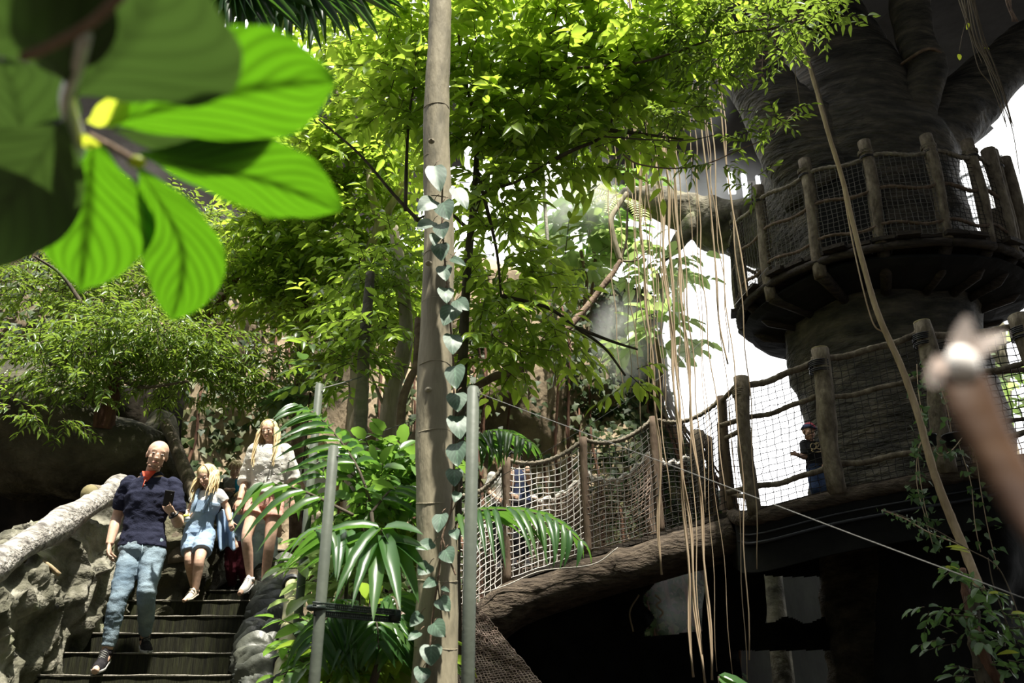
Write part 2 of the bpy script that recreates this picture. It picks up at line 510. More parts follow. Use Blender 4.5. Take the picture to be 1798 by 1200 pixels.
# ------------------------------------------------------------------ world, sun, camera
wd = bpy.data.worlds.new('sky'); SC.world = wd; wd.use_nodes = True
nt = wd.node_tree; nt.nodes.clear(); N, L = nt.nodes, nt.links
wo = N.new('ShaderNodeOutputWorld'); bg = N.new('ShaderNodeBackground')
tc = N.new('ShaderNodeTexCoord'); sx = N.new('ShaderNodeSeparateXYZ'); L.new(tc.outputs['Generated'], sx.inputs[0])
m1 = N.new('ShaderNodeMath'); m1.operation = 'MULTIPLY_ADD'; L.new(sx.outputs[2], m1.inputs[0]); m1.inputs[1].default_value = .75; m1.inputs[2].default_value = 0
m2 = N.new('ShaderNodeMath'); m2.operation = 'MULTIPLY_ADD'; L.new(sx.outputs[1], m2.inputs[0]); m2.inputs[1].default_value = .7; L.new(m1.outputs[0], m2.inputs[2])
m3 = N.new('ShaderNodeMath'); m3.operation = 'MULTIPLY_ADD'; L.new(sx.outputs[0], m3.inputs[0]); m3.inputs[1].default_value = .1; L.new(m2.outputs[0], m3.inputs[2])
rp = _ramp(N, [(.05, .055, .06), (.17, .175, .18), (.78, .80, .81), (1, 1, 1)], [.0, .3, .52, .72])
L.new(m3.outputs[0], rp.inputs[0]); L.new(rp.outputs[0], bg.inputs['Color'])
bg.inputs['Strength'].default_value = 2.3
L.new(bg.outputs[0], wo.inputs['Surface'])

SUN = nrm(A(.15, -.28, .95))
sd = bpy.data.lights.new('sun', 'SUN'); sd.energy = 9.0; sd.angle = math.radians(2.0); sd.color = (1, .95, .84)
so = bpy.data.objects.new('sun', sd); COL.objects.link(so)
so.rotation_euler = Vector(tuple(SUN)).to_track_quat('Z', 'Y').to_euler(); so.location = (0, 0, 20)

cd = bpy.data.cameras.new('camera'); cam = bpy.data.objects.new('camera', cd); COL.objects.link(cam)
cam.location = (0, 0, CAMZ); cam.rotation_euler = (math.radians(90) + PITCH, 0, 0)
cd.sensor_width = 36; cd.lens = FOC * 36 / 1798; cd.clip_start = .05; cd.clip_end = 300
cd.dof.use_dof = True; cd.dof.focus_distance = 7.2; cd.dof.aperture_fstop = 2.8
SC.camera = cam
SC.view_settings.view_transform = 'Standard'; SC.view_settings.look = 'None'
SC.view_settings.gamma = 1; SC.view_settings.use_curve_mapping = False
SC.view_settings.exposure = 0.45
cy = SC.cycles
cy.use_denoising = True
cy.max_bounces = 10; cy.diffuse_bounces = 6; cy.glossy_bounces = 2; cy.transmission_bounces = 6; cy.transparent_max_bounces = 8; cy.volume_bounces = 3
cy.use_adaptive_sampling = True; cy.adaptive_threshold = .02
cy.sample_clamp_indirect = 4
cy.caustics_reflective = False; cy.caustics_refractive = False

# ------------------------------------------------------------------ ground
m = MB()
gx = np.linspace(-22, 24, 70); gy = np.linspace(-8, 30, 60)
G = np.zeros((70, 60, 3))
for i, x in enumerate(gx):
    for j, y in enumerate(gy):
        z = 0.12 * fbm(A(x, y, 0), .5)
        # bank rising to the left, beside the stairs
        if y > 4.5:
            z += max(0, min(1, (-x - 3.2) / .6)) * max(0, min(1.2, (y - 4.5) * .5)) * .9
            z += max(0, min(1, (-x + .1) / 2.0)) * min(1.3, (y - 4.5) * .42) * .7
        G[i, j] = (x, y, z - .05)
m.grid(G)
struct(m.build('floor', M['soil'], origin=(0, 0, 0)))

# the wooded slope and hall end behind the viewer (never in view, shades the place)
# ------------------------------------------------------------------ ivy wall at the back
BW = spline([(-15, 10.2, 9.0), (-9, 10.6, 9.0), (-5.5, 11.3, 9.3), (-2, 12.6, 9.8), (.5, 13.4, 9.6), (2.6, 13.7, 9.5), (3.75, 14.3, 9.3), (3.95, 17.0, 9.0)], 90)
NZ = 46


def back_pt(u, h):
    """u along (0..1), h 0..1 up"""
    f = u * (len(BW) - 1); i = min(len(BW) - 2, int(f)); t = f - i
    b = BW[i] * (1 - t) + BW[i + 1] * t
    tg = nrm(BW[i + 1][:2] - BW[i][:2]); nn = A(tg[1], -tg[0], 0)
    z = h * b[2]
    p = A(b[0], b[1], z) - nn * (.16 * z)
    d = .75 * fbm(p, .33, 3) + .28 * fbm(p + 7, 1.1, 3) + .5 * math.sin(b[0] * 1.7) * fbm(A(b[0], 3, 1), .5, 2)
    if h > .93:
        d -= (h - .93) * 14
    return p + nn * d, nn


G = np.zeros((110, NZ, 3))
for i in range(110):
    for j in range(NZ):
        G[i, j] = back_pt(i / 109 * .9999, j / (NZ - 1))[0]
m = MB(); m.grid(G)
struct(m.build('wall_back', M['earth_wall'], origin=(0, 12, 0)))

# ivy on that wall
o_, d_, n_, L_, W_ = [], [], [], [], []
for k in range(15000):
    u = rng.uniform(.12, .999); h = rng.uniform(.12, .97)
    p, nn = back_pt(u, h)
    den = noise.noise(Vector((p[0] * .55, p[1] * .3, p[2] * .35))) + .25 * noise.noise(Vector((p[0] * 2, 1, p[2] * 1.3)))
    lim = -.22 if p[0] < -1.2 else .10
    if den < lim and rng.random() > .12:
        continue
    o_.append(p + nn * rng.uniform(.02, .2))
    d_.append(A(rng.normal(0, .5), 0, -1) + nn * rng.uniform(.1, .7))
    n_.append(nn + A(rng.normal(0, .35), 0, rng.uniform(.1, .9)))
    s = rng.uniform(.09, .17); L_.append(s); W_.append(s * rng.uniform(.7, 1.0))
m = MB(); m.leaves(o_, d_, n_, L_, W_, 'ivy', .15, .15)
tag(m.build('ivy', M['leaf_ivy']), 'dark ivy covering the earth wall behind the trees and stairs', 'ivy', kind='stuff')

# dead brown vine stems hanging down the wall
for k in range(46):
    u = rng.uniform(.30, .97); h1 = rng.uniform(.4, .9); h0 = rng.uniform(.05, .3)
    P = []
    for t in np.linspace(h1, h0, 9):
        p, nn = back_pt(min(.999, u + rng.normal(0, .0012)), t)
        P.append(p + nn * .16)
    m = MB(); m.tube(spline(P, 20), np.linspace(.02, rng.uniform(.02, .05), 20), 6)
    tag(m.build('hanging_vine', M['bark_red']), 'reddish brown bare stem hanging down the ivy wall', 'vine', 'bare stems on the ivy wall')

# ------------------------------------------------------------------ roof of dark rock over the giant tree, extended unseen to block sky; far wall
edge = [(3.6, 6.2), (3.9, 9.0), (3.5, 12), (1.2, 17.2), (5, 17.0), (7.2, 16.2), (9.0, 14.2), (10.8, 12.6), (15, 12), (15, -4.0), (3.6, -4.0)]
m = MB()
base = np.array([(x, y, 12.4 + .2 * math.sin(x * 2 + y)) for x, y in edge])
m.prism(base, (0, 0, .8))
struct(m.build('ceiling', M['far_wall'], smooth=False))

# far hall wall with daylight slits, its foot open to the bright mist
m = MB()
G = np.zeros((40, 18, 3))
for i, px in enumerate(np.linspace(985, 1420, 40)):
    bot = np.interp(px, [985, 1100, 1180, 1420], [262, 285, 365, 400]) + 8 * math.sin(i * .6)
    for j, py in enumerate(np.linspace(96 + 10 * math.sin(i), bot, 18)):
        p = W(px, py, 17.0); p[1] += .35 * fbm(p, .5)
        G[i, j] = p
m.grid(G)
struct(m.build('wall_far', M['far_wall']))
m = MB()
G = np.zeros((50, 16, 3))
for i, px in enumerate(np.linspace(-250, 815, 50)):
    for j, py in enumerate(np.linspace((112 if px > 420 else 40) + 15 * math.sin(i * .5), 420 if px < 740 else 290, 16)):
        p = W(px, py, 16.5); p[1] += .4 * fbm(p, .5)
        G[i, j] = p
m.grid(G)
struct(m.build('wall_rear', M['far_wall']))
for k, (px, y0, y1, w) in enumerate([(1283, 288, 340, .16), (1307, 296, 345, .11), (1330, 292, 330, .08)]):
    a, b = W(px, y0, 16.55), W(px, y1, 16.55)
    m = MB(); m.box((a + b) / 2, (w, .06, abs(a[2] - b[2])))
    struct(m.build('window_%d' % (k + 1), M['slit'], smooth=False))
for k, (px, py) in enumerate([(587, 147), (589, 161)]):
    p = W(px, py, 12.5)
    t = thing('hanging_lamp', ['small glowing bulb hanging above its twin left of the tall trunk', 'small glowing bulb hanging just below its twin left of the tall trunk'][k], 'lamp', p)
    m = MB(); m.ell(p, .035); m.build('bulb', M['bulb'], t)
    m = MB(); m.tube([p + A(0, 0, .03), p + A(0, 0, .12)], .018); m.tube([p + A(0, 0, .12), p + A(.02 * k, 0, 1.2)], .006, 5)
    m.build('socket', M['pot'], t)

# ------------------------------------------------------------------ glazed dome ribs seen through the gaps
gl, gnt, gN, gL = _nt('glazing')
go = gN.new('ShaderNodeOutputMaterial'); ga = gN.new('ShaderNodeBsdfTransparent'); gb = gN.new('ShaderNodeBsdfTranslucent')
gb.inputs['Color'].default_value = (.8, .85, .9, 1)
gmx = gN.new('ShaderNodeMixShader'); gmx.inputs[0].default_value = .35
gL.new(ga.outputs[0], gmx.inputs[1]); gL.new(gb.outputs[0], gmx.inputs[2]); gL.new(gmx.outputs[0], go.inputs['Surface'])


def glass_wall(name, c00, c10, c01, nx, nz, r):
    ux, uz = c10 - c00, c01 - c00
    t = MB()
    for i in range(nx + 1):
        t.tube([c00 + ux * i / nx, c00 + ux * i / nx + uz], r, 5)
    for j in range(nz + 1):
        t.tube([c00 + uz * j / nz, c00 + uz * j / nz + ux], r, 5)
    o = struct(t.build(name, M['steel_pale']))
    g = MB(); g.add([c00, c10, c10 + uz, c01], [(0, 1, 2, 3)])
    g.build('pane', gl, o, smooth=False)
    return o


glass_wall('window_4', W(1640, 640, 22), W(1900, 560, 18), W(1560, 380, 24), 5, 7, .05)
glass_wall('window_5', W(300, 110, 15), W(430, 110, 15), W(300, -60, 15), 14, 18, .012)

# ------------------------------------------------------------------ stairs
st = [(6.45, 0.0), (6.83, .16), (7.21, .32), (7.59, .48), (7.97, .64), (8.73, .80), (9.29, .96), (9.82, 1.12), (10.1, 1.28), (11.0, 1.44), (11.6, 1.6)]
stairs = thing('staircase', 'dark mossy timber steps climbing between rock walls at the left', 'stairs', (-2.9, 6.45, CAMZ))
st = [(5.31, -.48), (5.69, -.32), (6.07, -.16)] + st
for i, (y, z) in enumerate(st):
    yn = st[i + 1][0] if i + 1 < len(st) else y + .6
    low = y < 8
    xl = -3.75 if low else -3.35
    xr = float(np.interp(y, [5.2, 6.45, 8, 10], [-1.40, -1.85, -2.28, -2.5]))
    m = MB(); zt = CAMZ + z
    m.box(((xl + xr) / 2, (y + yn + .03) / 2, zt - .09 - .006), (xr - xl, yn - y + .03, .168))
    so_ = m.build('step', M['step'], stairs, smooth=False)
    m = MB()
    xs = np.linspace(xl, xr, 30)
    P = np.array([(x, y - .004, zt - .004 + .002 * math.sin(x * 9)) for x in xs])
    m.tube(P, .0065 + .0025 * np.sin(xs * 23), 5)
    m.build('nosing', M['step_edge'], so_)

# ------------------------------------------------------------------ left rock flank, rock outcrop, kerb


def rock_sweep(name, stations, mat, label, amp=.13, sc=1.7, nseg=60, nc=26, base=-.9):
    """stations: x_inner, y, z_top, width"""
    S = spline(np.array(stations, float), nseg)
    R = []
    for s in S:
        x, y, zt, w = s
        z0 = base
        ring = []
        for k in range(nc):
            t = k / (nc - 1)
            if t < .45:
                q = t / .45; p = (x + .06 * (1 - q), y, z0 + (zt - .12 - z0) * q)
            elif t < .7:
                q = (t - .45) / .25; a = q * math.pi
                p = (x - w / 2 + w / 2 * math.cos(a), y, zt - .12 + .14 * math.sin(a))
            else:
                q = (t - .7) / .3; p = (x - w, y, zt - .12 + (z0 - zt + .12) * q)
            ring.append(p)
        R.append(ring)
    m = MB(); m.rings(np.array(R))
    o = m.build(name, mat)

    def crack(me, loc):
        n = len(me.vertices)
        co = np.empty(n * 3, np.float32); me.vertices.foreach_get('co', co); co = co.reshape(-1, 3)
        no = np.empty(n * 3, np.float32); me.vertex_normals.foreach_get('vector', no); no = no.reshape(-1, 3)
        for i in range(n):
            p = co[i] + loc
            d1 = noise.voronoi(Vector(tuple(p * A(1.2, 1.6, 2.0) * sc * .8 + .15 * fbm(p, 3))))[0]
            e = min(.22, d1[1] - d1[0])
            d = amp * (fbm(p, sc, 4) * .8) + (e - .22) * .6
            co[i] += no[i] * d
        me.vertices.foreach_set('co', co.ravel()); me.update()
    sub = o.modifiers.new('s', 'SUBSURF'); sub.levels = 2; sub.render_levels = 2
    dg = bpy.context.evaluated_depsgraph_get()
    nm = bpy.data.meshes.new_from_object(o.evaluated_get(dg)); o.modifiers.clear(); o.data = nm; nm.name = name
    crack(nm, ORG[o.name])
    nm.polygons.foreach_set('use_smooth', np.full(len(nm.polygons), True))
    tag(o, label, 'rock wall')
    return o


def zat(px, py, Y):
    return W(px, py, Y)[2]


rock_sweep('rock_wall', [(-3.42, 4.6, zat(-60, 1075, 4.6), .7), (-3.44, 5.4, zat(20, 1040, 5.4), .7), (-3.47, 6.1, zat(90, 985, 6.1), .65), (-3.52, 6.8, zat(150, 948, 6.8), .6), (-3.58, 7.4, zat(190, 935, 7.4), .6), (-3.60, 7.95, zat(215, 900, 7.95), .6), (-3.62, 8.3, zat(215, 900, 8.3), .6)],
           M['rock_grey'], 'cracked grey green rock wall below the bleached log rail', .10, 1.6)
rock_sweep('rock_wall', [(-3.60, 8.02, zat(250, 915, 8.0), .5), (-3.16, 8.1, zat(290, 905, 8.1), .9), (-3.14, 8.6, zat(318, 885, 8.6), .9), (-3.25, 10, zat(330, 870, 10), .9)],
           M['rock_dark'], 'dark rough rock wall beside the upper steps behind the man', .09, 2.0, 40)
rock_sweep('rock_kerb', [(xl_ + .27, y_, CAMZ + (y_ - 6.45) * .42 + .13, .27) for xl_, y_ in ((-1.27, 4.6), (-1.48, 5.2), (-1.72, 5.9), (-1.90, 6.4), (-2.07, 7.0), (-2.25, 7.7), (-2.48, 8.6))],
           M['rock_kerb'], 'smooth grey stone kerb along the right side of the steps', .07, 2.6, 50)

# rock outcrop with an overhang at the far left
m = MB()
c = (W(40, 745, 9.0) + A(-.2, .2, 0))
m.ell(c, (2.1, 1.2, .62), np.array([[.97, .1, -.22], [-.1, 1, 0], [.22, 0, .97]]), 48, 30)
o = m.build('rock_outcrop', M['rock_dark'], post=displace(.22, 1.0, 4))
tag(o, 'overhanging dark boulder at far left under the small tree', 'rock')
m = MB()
m.ell(W(275, 810, 9.6) + A(0, 0, -.35), (.34, .35, 1.0), None, 30, 24)
o = m.build('boulder', M['rock_dark'], post=displace(.14, 1.6, 4))
tag(o, 'rounded upright boulder behind the bald man', 'rock')
m = MB()
G = np.zeros((50, 24, 3))
for i, px in enumerate(np.linspace(-120, 330, 50)):
    for j, py in enumerate(np.linspace(680, 1150, 24)):
        p = W(px, py, 10.1); p[1] += .35 * fbm(p, .8)
        G[i, j] = p
m.grid(G)
struct(m.build('wall_left', M['soil']))

# ------------------------------------------------------------------ log rails at the left
def px_path(pts, n=24):
    return spline([W(*p) for p in pts], n)


P = px_path([(-60, 1030, 5.5), (0, 988, 5.8), (60, 950, 6.15), (120, 912, 6.6), (170, 880, 7.1), (212, 856, 7.5)], 40)
m = MB(); m.tube(P, .105 + .014 * np.sin(np.linspace(0, 14, 40)), 16)
o = m.build('log_rail', M['log_grey'], post=displace(.018, 5, 3)); tag(o, 'bleached grey log rail slanting up along the left rock wall', 'log')
t = thing('log', 'short mossy log with a sawn round end near the top of the bleached rail', 'log', W(165, 866, 7.2))
P = px_path([(158, 868, 7.1), (200, 873, 7.5), (262, 882, 8.0)], 10)
m = MB(); m.tube(P, .085, 14); m.build('trunk', M['post_wood'], t)
dv = nrm(P[0] - P[1])
m = MB(); m.tube([P[0] + dv * .002, P[0] + dv * .008], .08, 16); m.build('sawn_end', M['cut_wood'], t)
m = MB(); m.tube(px_path([(290, 742, 9.0), (305, 775, 8.9), (322, 820, 8.7), (345, 875, 8.5), (362, 930, 8.4)], 24), np.linspace(.06, .085, 24), 12)
tag(m.build('leaning_log', M['post_wood']), 'brown leaning log standing behind the man and the girl in overalls', 'log')
m = MB(); m.tube(px_path([(302, 868, 8.2), (306, 930, 8.15), (310, 990, 8.1)], 10), .085, 12)
tag(m.build('stump_post', M['post_wood']), 'stubby wooden post right behind the bald man at the rock wall', 'post')
m = MB(); m.tube(px_path([(105, 1010, 6.3), (80, 990, 6.25), (50, 985, 6.2), (20, 990, 6.1)], 14), .016, 6)
tag(m.build('root', M['liana']), 'thin curling root under the bleached log rail', 'root')

# ------------------------------------------------------------------ hand rail on the right of the stairs
t = thing('handrail', 'round wooden handrail pole bound with dark ties right of the steps', 'handrail', W(505, 1150, 5.6))
P = px_path([(494, 1230, 5.0), (503, 1150, 5.45), (510, 1085, 5.9), (514, 1020, 6.4)], 24)
m = MB(); m.tube(P, np.linspace(.066, .052, 24), 14); m.build('pole', M['bamboo'], t)
P2 = px_path([(514, 1022, 6.4), (528, 985, 6.9), (545, 935, 7.6), (556, 905, 8.1)], 20)
m = MB(); m.tube(P2, .05, 12); m.build('pole', M['pole_wood'], t)
for f in (.1, .3, .52, .98):
    i = int(f * 23); c = P[i]; d = nrm(P[min(23, i + 1)] - P[max(0, i - 1)])
    m = MB()
    for k in range(3):
        a = np.linspace(0, 2 * math.pi, 15)
        n1 = nrm(np.cross(d, A(0, 1, 0))); n2 = np.cross(d, n1)
        m.tube(c + d * (k - 1) * .016 + np.outer(np.cos(a), n1) * .066 + np.outer(np.sin(a), n2) * .066 + np.outer(np.sin(a), d) * .02, .009, 5)
    m.build('tie', M['pot'], t)
for (px, py, Y, h) in [(520, 1020, 6.45, 1.0), (545, 905, 8.2, .8)]:
    p = W(px, py, Y); m = MB(); m.tube([p + A(.02, .06, -.02), p + A(.02, .06, -h)], .04, 10); m.build('support', M['bark_red'], t)
# ------------------------------------------------------------------ giant tree
AX, AY = 5.17, 10.6
gt = thing('giant_tree', 'huge dark grey concrete tree trunk carrying the round lookout platform', 'tree', (AX, AY, 0))


def trunk_mesh():
    zs = np.linspace(-.2, 12.6, 90)
    R = []
    seg = 96
    ang = np.linspace(0, 2 * math.pi, seg, endpoint=False)
    for z in zs:
        r = np.interp(z, [-.2, 2.2, 4.2, 6.2, 7.4, 8.6, 9.6, 10.6, 11.6, 12.6], [1.5, 1.28, 1.22, 1.27, 1.36, 1.40, 1.12, .78, .62, .6])
        rr = []
        for a in ang:
            p = A(AX + math.cos(a) * r, AY + math.sin(a) * r, z)
            q = A(p[0] * .8, p[1] * .8, z * .8)
            lump = .13 * fbm(q, 1.0, 3)
            wr = .05 * fbm(A(p[0] * 1.2, p[1] * 1.2, z * 7.0), 1.0, 3)
            k = r + lump + wr
            rr.append((AX + math.cos(a) * k, AY + math.sin(a) * k, z))
        R.append(rr)
    return np.array(R)


m = MB(); m.rings(trunk_mesh()); m.build('trunk', M['giant_bark'], gt)


def limb(pts, rad, name='branch', n=40, mat='giant_bark', amp=.06):
    P = spline(np.array([W(*p) for p in pts]), n)
    r = np.interp(np.linspace(0, 1, n), np.linspace(0, 1, len(rad)), rad)
    m = MB(); m.tube(P, r, 28)
    return m.build(name, M[mat], gt, post=displace(amp, 1.6, 4))


limb([(1455, 330, 10.1), (1385, 225, 9.9), (1318, 130, 9.9), (1272, 60, 9.9), (1235, -60, 9.9)], [.75, .55, .43, .38, .36])
limb([(1570, 260, 10.0), (1612, 190, 9.7), (1626, 120, 9.6), (1606, 60, 9.6), (1596, -60, 9.6)], [.50, .30, .25, .27, .29])
limb([(1600, 260, 10.2), (1690, 190, 10.4), (1770, 110, 10.4), (1900, 20, 10.4)], [.60, .50, .42, .40])
# mossy sideways limb to the left
P = spline(np.array([W(1400, 430, 11.2), W(1330, 415, 11.3), W(1270, 398, 11.4), W(1215, 375, 11.5), W(1160, 358, 11.6), W(1112, 348, 11.7), W(1092, 340, 11.7)]), 50)
m = MB(); m.tube(P, np.interp(np.linspace(0, 1, 50), [0, .3, .55, .8, 1], [.52, .44, .33, .22, .10]), 30)
m.build('branch', M['moss_bark'], gt, post=displace(.09, 2.0, 4))
P = spline(np.array([W(1220, 385, 11.4), W(1195, 420, 11.3), W(1178, 445, 11.3), W(1165, 462, 11.3)]), 14)
m = MB(); m.tube(P, np.linspace(.17, .03, 14), 14); m.build('branch', M['moss_bark'], gt, post=displace(.03, 3, 3))
# limb above the frame from which the aerial roots hang
P = spline(np.array([(AX - .5, AY - .5, 11.2), (3.4, 8.9, 11.6), (2.4, 7.6, 11.9), (1.0, 7.2, 12.0)]), 24)
m = MB(); m.tube(P, np.linspace(.5, .16, 24), 16); m.build('branch', M['giant_bark'], gt, post=displace(.05, 2, 3))
# tie band on the bent branch
P0 = W(1618, 112, 9.6)
m = MB(); a = np.linspace(0, 2 * math.pi, 24)
m.tube(P0 + np.stack([.28 * np.cos(a), .28 * np.sin(a), .03 * np.sin(a * 3)], -1), .025, 6, cap=False); m.build('tie', M['bark_brown'], gt)

# doorway behind the net: solid arch block, its inner shade put into the colour
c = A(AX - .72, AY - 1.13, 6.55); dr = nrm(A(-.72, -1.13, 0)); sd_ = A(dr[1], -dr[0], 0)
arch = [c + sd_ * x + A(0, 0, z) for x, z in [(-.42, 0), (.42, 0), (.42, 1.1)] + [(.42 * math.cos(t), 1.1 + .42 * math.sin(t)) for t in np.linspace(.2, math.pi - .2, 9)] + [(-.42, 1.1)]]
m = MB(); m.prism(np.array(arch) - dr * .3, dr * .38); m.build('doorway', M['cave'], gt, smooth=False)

# ------------------------------------------------------------------ net maker


def net(Sf, nu, nv, r, sub=6, knots=0.0, seg=4, wob=.004):
    """mesh netting over the surface Sf(u,v)"""
    m = MB()
    us = np.linspace(0, 1, nu + 1); vs = np.linspace(0, 1, nv + 1)
    G = np.array([[Sf(u, v) for v in np.linspace(0, 1, nv + 1)] for u in us])
    G = G + rng.normal(0, wob, G.shape)
    for i in range(nu + 1):
        m.tube(G[i], r, seg, cap=False)
    for j in range(nv + 1):
        m.tube(G[:, j], r, seg, cap=False)
    if knots:
        K = G.reshape(-1, 3); O = np.array([(1, 0, 0), (-1, 0, 0), (0, 1, 0), (0, -1, 0), (0, 0, 1), (0, 0, -1)], float) * knots
        V = (K[:, None] + O[None]).reshape(-1, 3)
        T = np.array([(0, 2, 4), (2, 1, 4), (1, 3, 4), (3, 0, 4), (2, 0, 5), (1, 2, 5), (3, 1, 5), (0, 3, 5)])
        m.add(V, None, (T[None] + (np.arange(len(K)) * 6)[:, None, None]).reshape(-1, 3))
    return m


def ropey(P, r, seg=7, twist=.25):
    """rope or lashed pole with a lumpy twisted outline"""
    m = MB()
    L = np.linspace(0, len(P), len(P))
    m.tube(P, r * (1 + twist * np.sin(L * 2.4)), seg)
    return m


def post_tube(b, t, r, bend=.015, n=14, seg=12):
    s = np.linspace(0, 1, n)[:, None]
    P = b * (1 - s) + t * s
    P = P + np.stack([bend * np.sin(s[:, 0] * 5 + b[0]), bend * np.cos(s[:, 0] * 4), 0 * s[:, 0]], -1)
    return P, r * (1 + .06 * np.sin(np.linspace(0, 9, n) + b[0] * 5))


def lash(parent, c, r, d=A(0, 0, 1), mat='pot', n=3, w=.008):
    m = MB(); a = np.linspace(0, 2 * math.pi, 13)
    n1 = nrm(np.cross(d, A(0, 1, .1))); n2 = np.cross(d, n1)
    for k in range(n):
        m.tube(c + d * (k - n / 2) * w * 2.2 + np.outer(np.cos(a), n1) * r + np.outer(np.sin(a), n2) * r, w, 5, cap=False)
    return m.build('lashing', M[mat], parent)


# ------------------------------------------------------------------ lookout platform round the trunk
ZD = 6.50; RD = 1.87
pf = thing('lookout_platform', 'round wooden lookout platform with netted railing on the giant tree', 'platform', (AX, AY, ZD))


def ring(a, r, z):
    return A(AX + r * math.cos(a), AY + r * math.sin(a), z)


def ang_of(p):
    return math.atan2(p[1] - AY, p[0] - AX)


def a_deg(d):
    return math.radians(d)


angs = [a_deg(202), a_deg(226), a_deg(249), a_deg(272), a_deg(290), a_deg(305), a_deg(328), a_deg(358), a_deg(30), a_deg(60), a_deg(92), a_deg(125), a_deg(160), a_deg(181)]
# deck boards, radial
nb = 44
for k in range(nb):
    a0 = 2 * math.pi * k / nb; a1 = 2 * math.pi * (k + .93) / nb; ro = RD + .10 + .06 * math.sin(k * 2.3)
    m = MB(); m.prism([ring(a0, .95, ZD - .03), ring(a0, ro, ZD - .03), ring(a1, ro, ZD - .03), ring(a1, .95, ZD - .03)], (0, 0, .05))
    m.build('deck_board', M['plank_dark'], pf, smooth=False)
# conical bracket ring beneath
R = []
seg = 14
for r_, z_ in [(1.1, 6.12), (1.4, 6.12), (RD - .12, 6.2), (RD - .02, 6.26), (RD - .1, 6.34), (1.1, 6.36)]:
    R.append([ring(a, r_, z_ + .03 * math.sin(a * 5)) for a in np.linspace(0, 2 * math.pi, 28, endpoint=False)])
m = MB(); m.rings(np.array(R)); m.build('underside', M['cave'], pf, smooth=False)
for i, a in enumerate(angs):
    b, t = ring(a, RD, ZD - (.30 if i in (0, 1) else .05)), ring(a, RD + .02, ZD + 1.42)
    P, rr = post_tube(b, t, .078)
    m = MB(); m.tube(P, rr, 12); po = m.build('post', M['post_wood'], pf)
    lash(po, t - A(0, 0, .16), .088, mat='rope', n=3)
    lash(po, t - A(0, 0, .24), .086, mat='pot', n=2)
    m = MB(); m.tube([b + A(0, 0, .02), ring(a, RD - .3, ZD - .34), ring(a, 1.2, ZD - .42)], [.08, .07, .06], 10, rough=.05); m.build('bracket', M['plank_dark'], pf)
    # edge beam between posts
    a2 = angs[(i + 1) % len(angs)]
    if a2 < a:
        a2 += 2 * math.pi
    aa = np.linspace(a, a2, 12)
    P = np.array([ring(x, RD + .03, ZD - .1) for x in aa])
    m = MB(); m.tube(P, .055, 8, rough=.08); m.build('edge_beam', M['plank_dark'], pf)
    if i not in (5, 6, 7, 8):
        for zz, rr2, nm in [(1.18, .026, 'top_rail'), (.70, .022, 'rail'), (.20, .02, 'rail')]:
            sag = np.array([ring(x, RD + .04, ZD + zz + .03 * math.sin((x - a) / (a2 - a) * math.pi * 2) - .03 * math.sin((x - a) / (a2 - a) * math.pi)) for x in np.linspace(a, a2, 20)])
            m = ropey(sag, rr2 * 1.15, 7, .15); m.build(nm, M['post_brown'] if nm == 'rail' else M['rope'], pf)
        Sf = lambda u, v, a=a, a2=a2: ring(a + (a2 - a) * u, RD + .05, ZD + .02 + 1.16 * v - .02 * math.sin(u * math.pi))
        nu = max(6, int((a2 - a) * RD / .062))
        net(Sf, nu, 19, .0042).build('net', M['net_grey'] if i in (0, 1, 2, 13) else M['net_black'], pf)
# bundle of posts at the right edge
for a, r_ in [(a_deg(301), RD + .02), (a_deg(312), RD + .05)]:
    P, rr = post_tube(ring(a, r_, ZD - .1), ring(a, r_ + .02, ZD + 1.38), .085)
    m = MB(); m.tube(P, rr, 12); m.build('post', M['post_wood'], pf)
# sloping board roof piece behind the right branch
m = MB()
a_, b_ = W(1630, 262, 11.4), W(1765, 160, 11.6)
for k in range(4):
    off = A(.0, .22 * k, -.11 * k); m = MB()
    dv = nrm(b_ - a_); m.box((a_ + b_) / 2 + off, (np.linalg.norm(b_ - a_), .2, .07), np.array([dv, nrm(np.cross(A(0, 0, 1), dv)), np.cross(dv, nrm(np.cross(A(0, 0, 1), dv)))]))
    o = m.build('roof_board', M['plank_dark'], pf, smooth=False)

# ------------------------------------------------------------------ rope bridge (left part)
rb = thing('rope_bridge', 'sagging rope and net footbridge on a dark log beam, rising to the right', 'bridge', W(1030, 985, 9.4))
FR = [(802, 870, 1092, 9.0), (890, 808, 1018, 8.9), (1027, 772, 968, 8.9), (1155, 736, 930, 8.8), (1281, 700, 892, 8.6)]
fb, ft = [], []
for px, yt, yb, Y in FR:
    b = W(px + (0 if px < 900 else 4), yb, Y); t = A(b[0], b[1], W(px, yt, Y)[2])
    fb.append(b); ft.append(t)
fb, ft = np.array(fb), np.array(ft)
DEP = A(.12, 1.25, 0)
NB = 5
sB = spline(fb, 81); sT = []


def sag_curve(T, s, depth):
    """rope through the post tops, dipping between them"""
    f = s * (len(T) - 1); i = min(len(T) - 2, int(f)); u = f - i
    return T[i] * (1 - u) + T[i + 1] * u - A(0, 0, depth * 4 * u * (1 - u))


for i in range(1, 5):
    P, rr = post_tube(fb[i] - A(0, 0, .06), ft[i] + A(0, 0, .02), .046 if i < 4 else .05, .008)
    m = MB(); m.tube(P, rr, 12); m.build('post', M['post_brown'], rb)
    P, rr = post_tube(fb[i] + DEP, ft[i] + DEP - A(0, 0, .1), .05, .008)
    m = MB(); m.tube(P, rr, 12); m.build('post', M['post_brown'], rb)
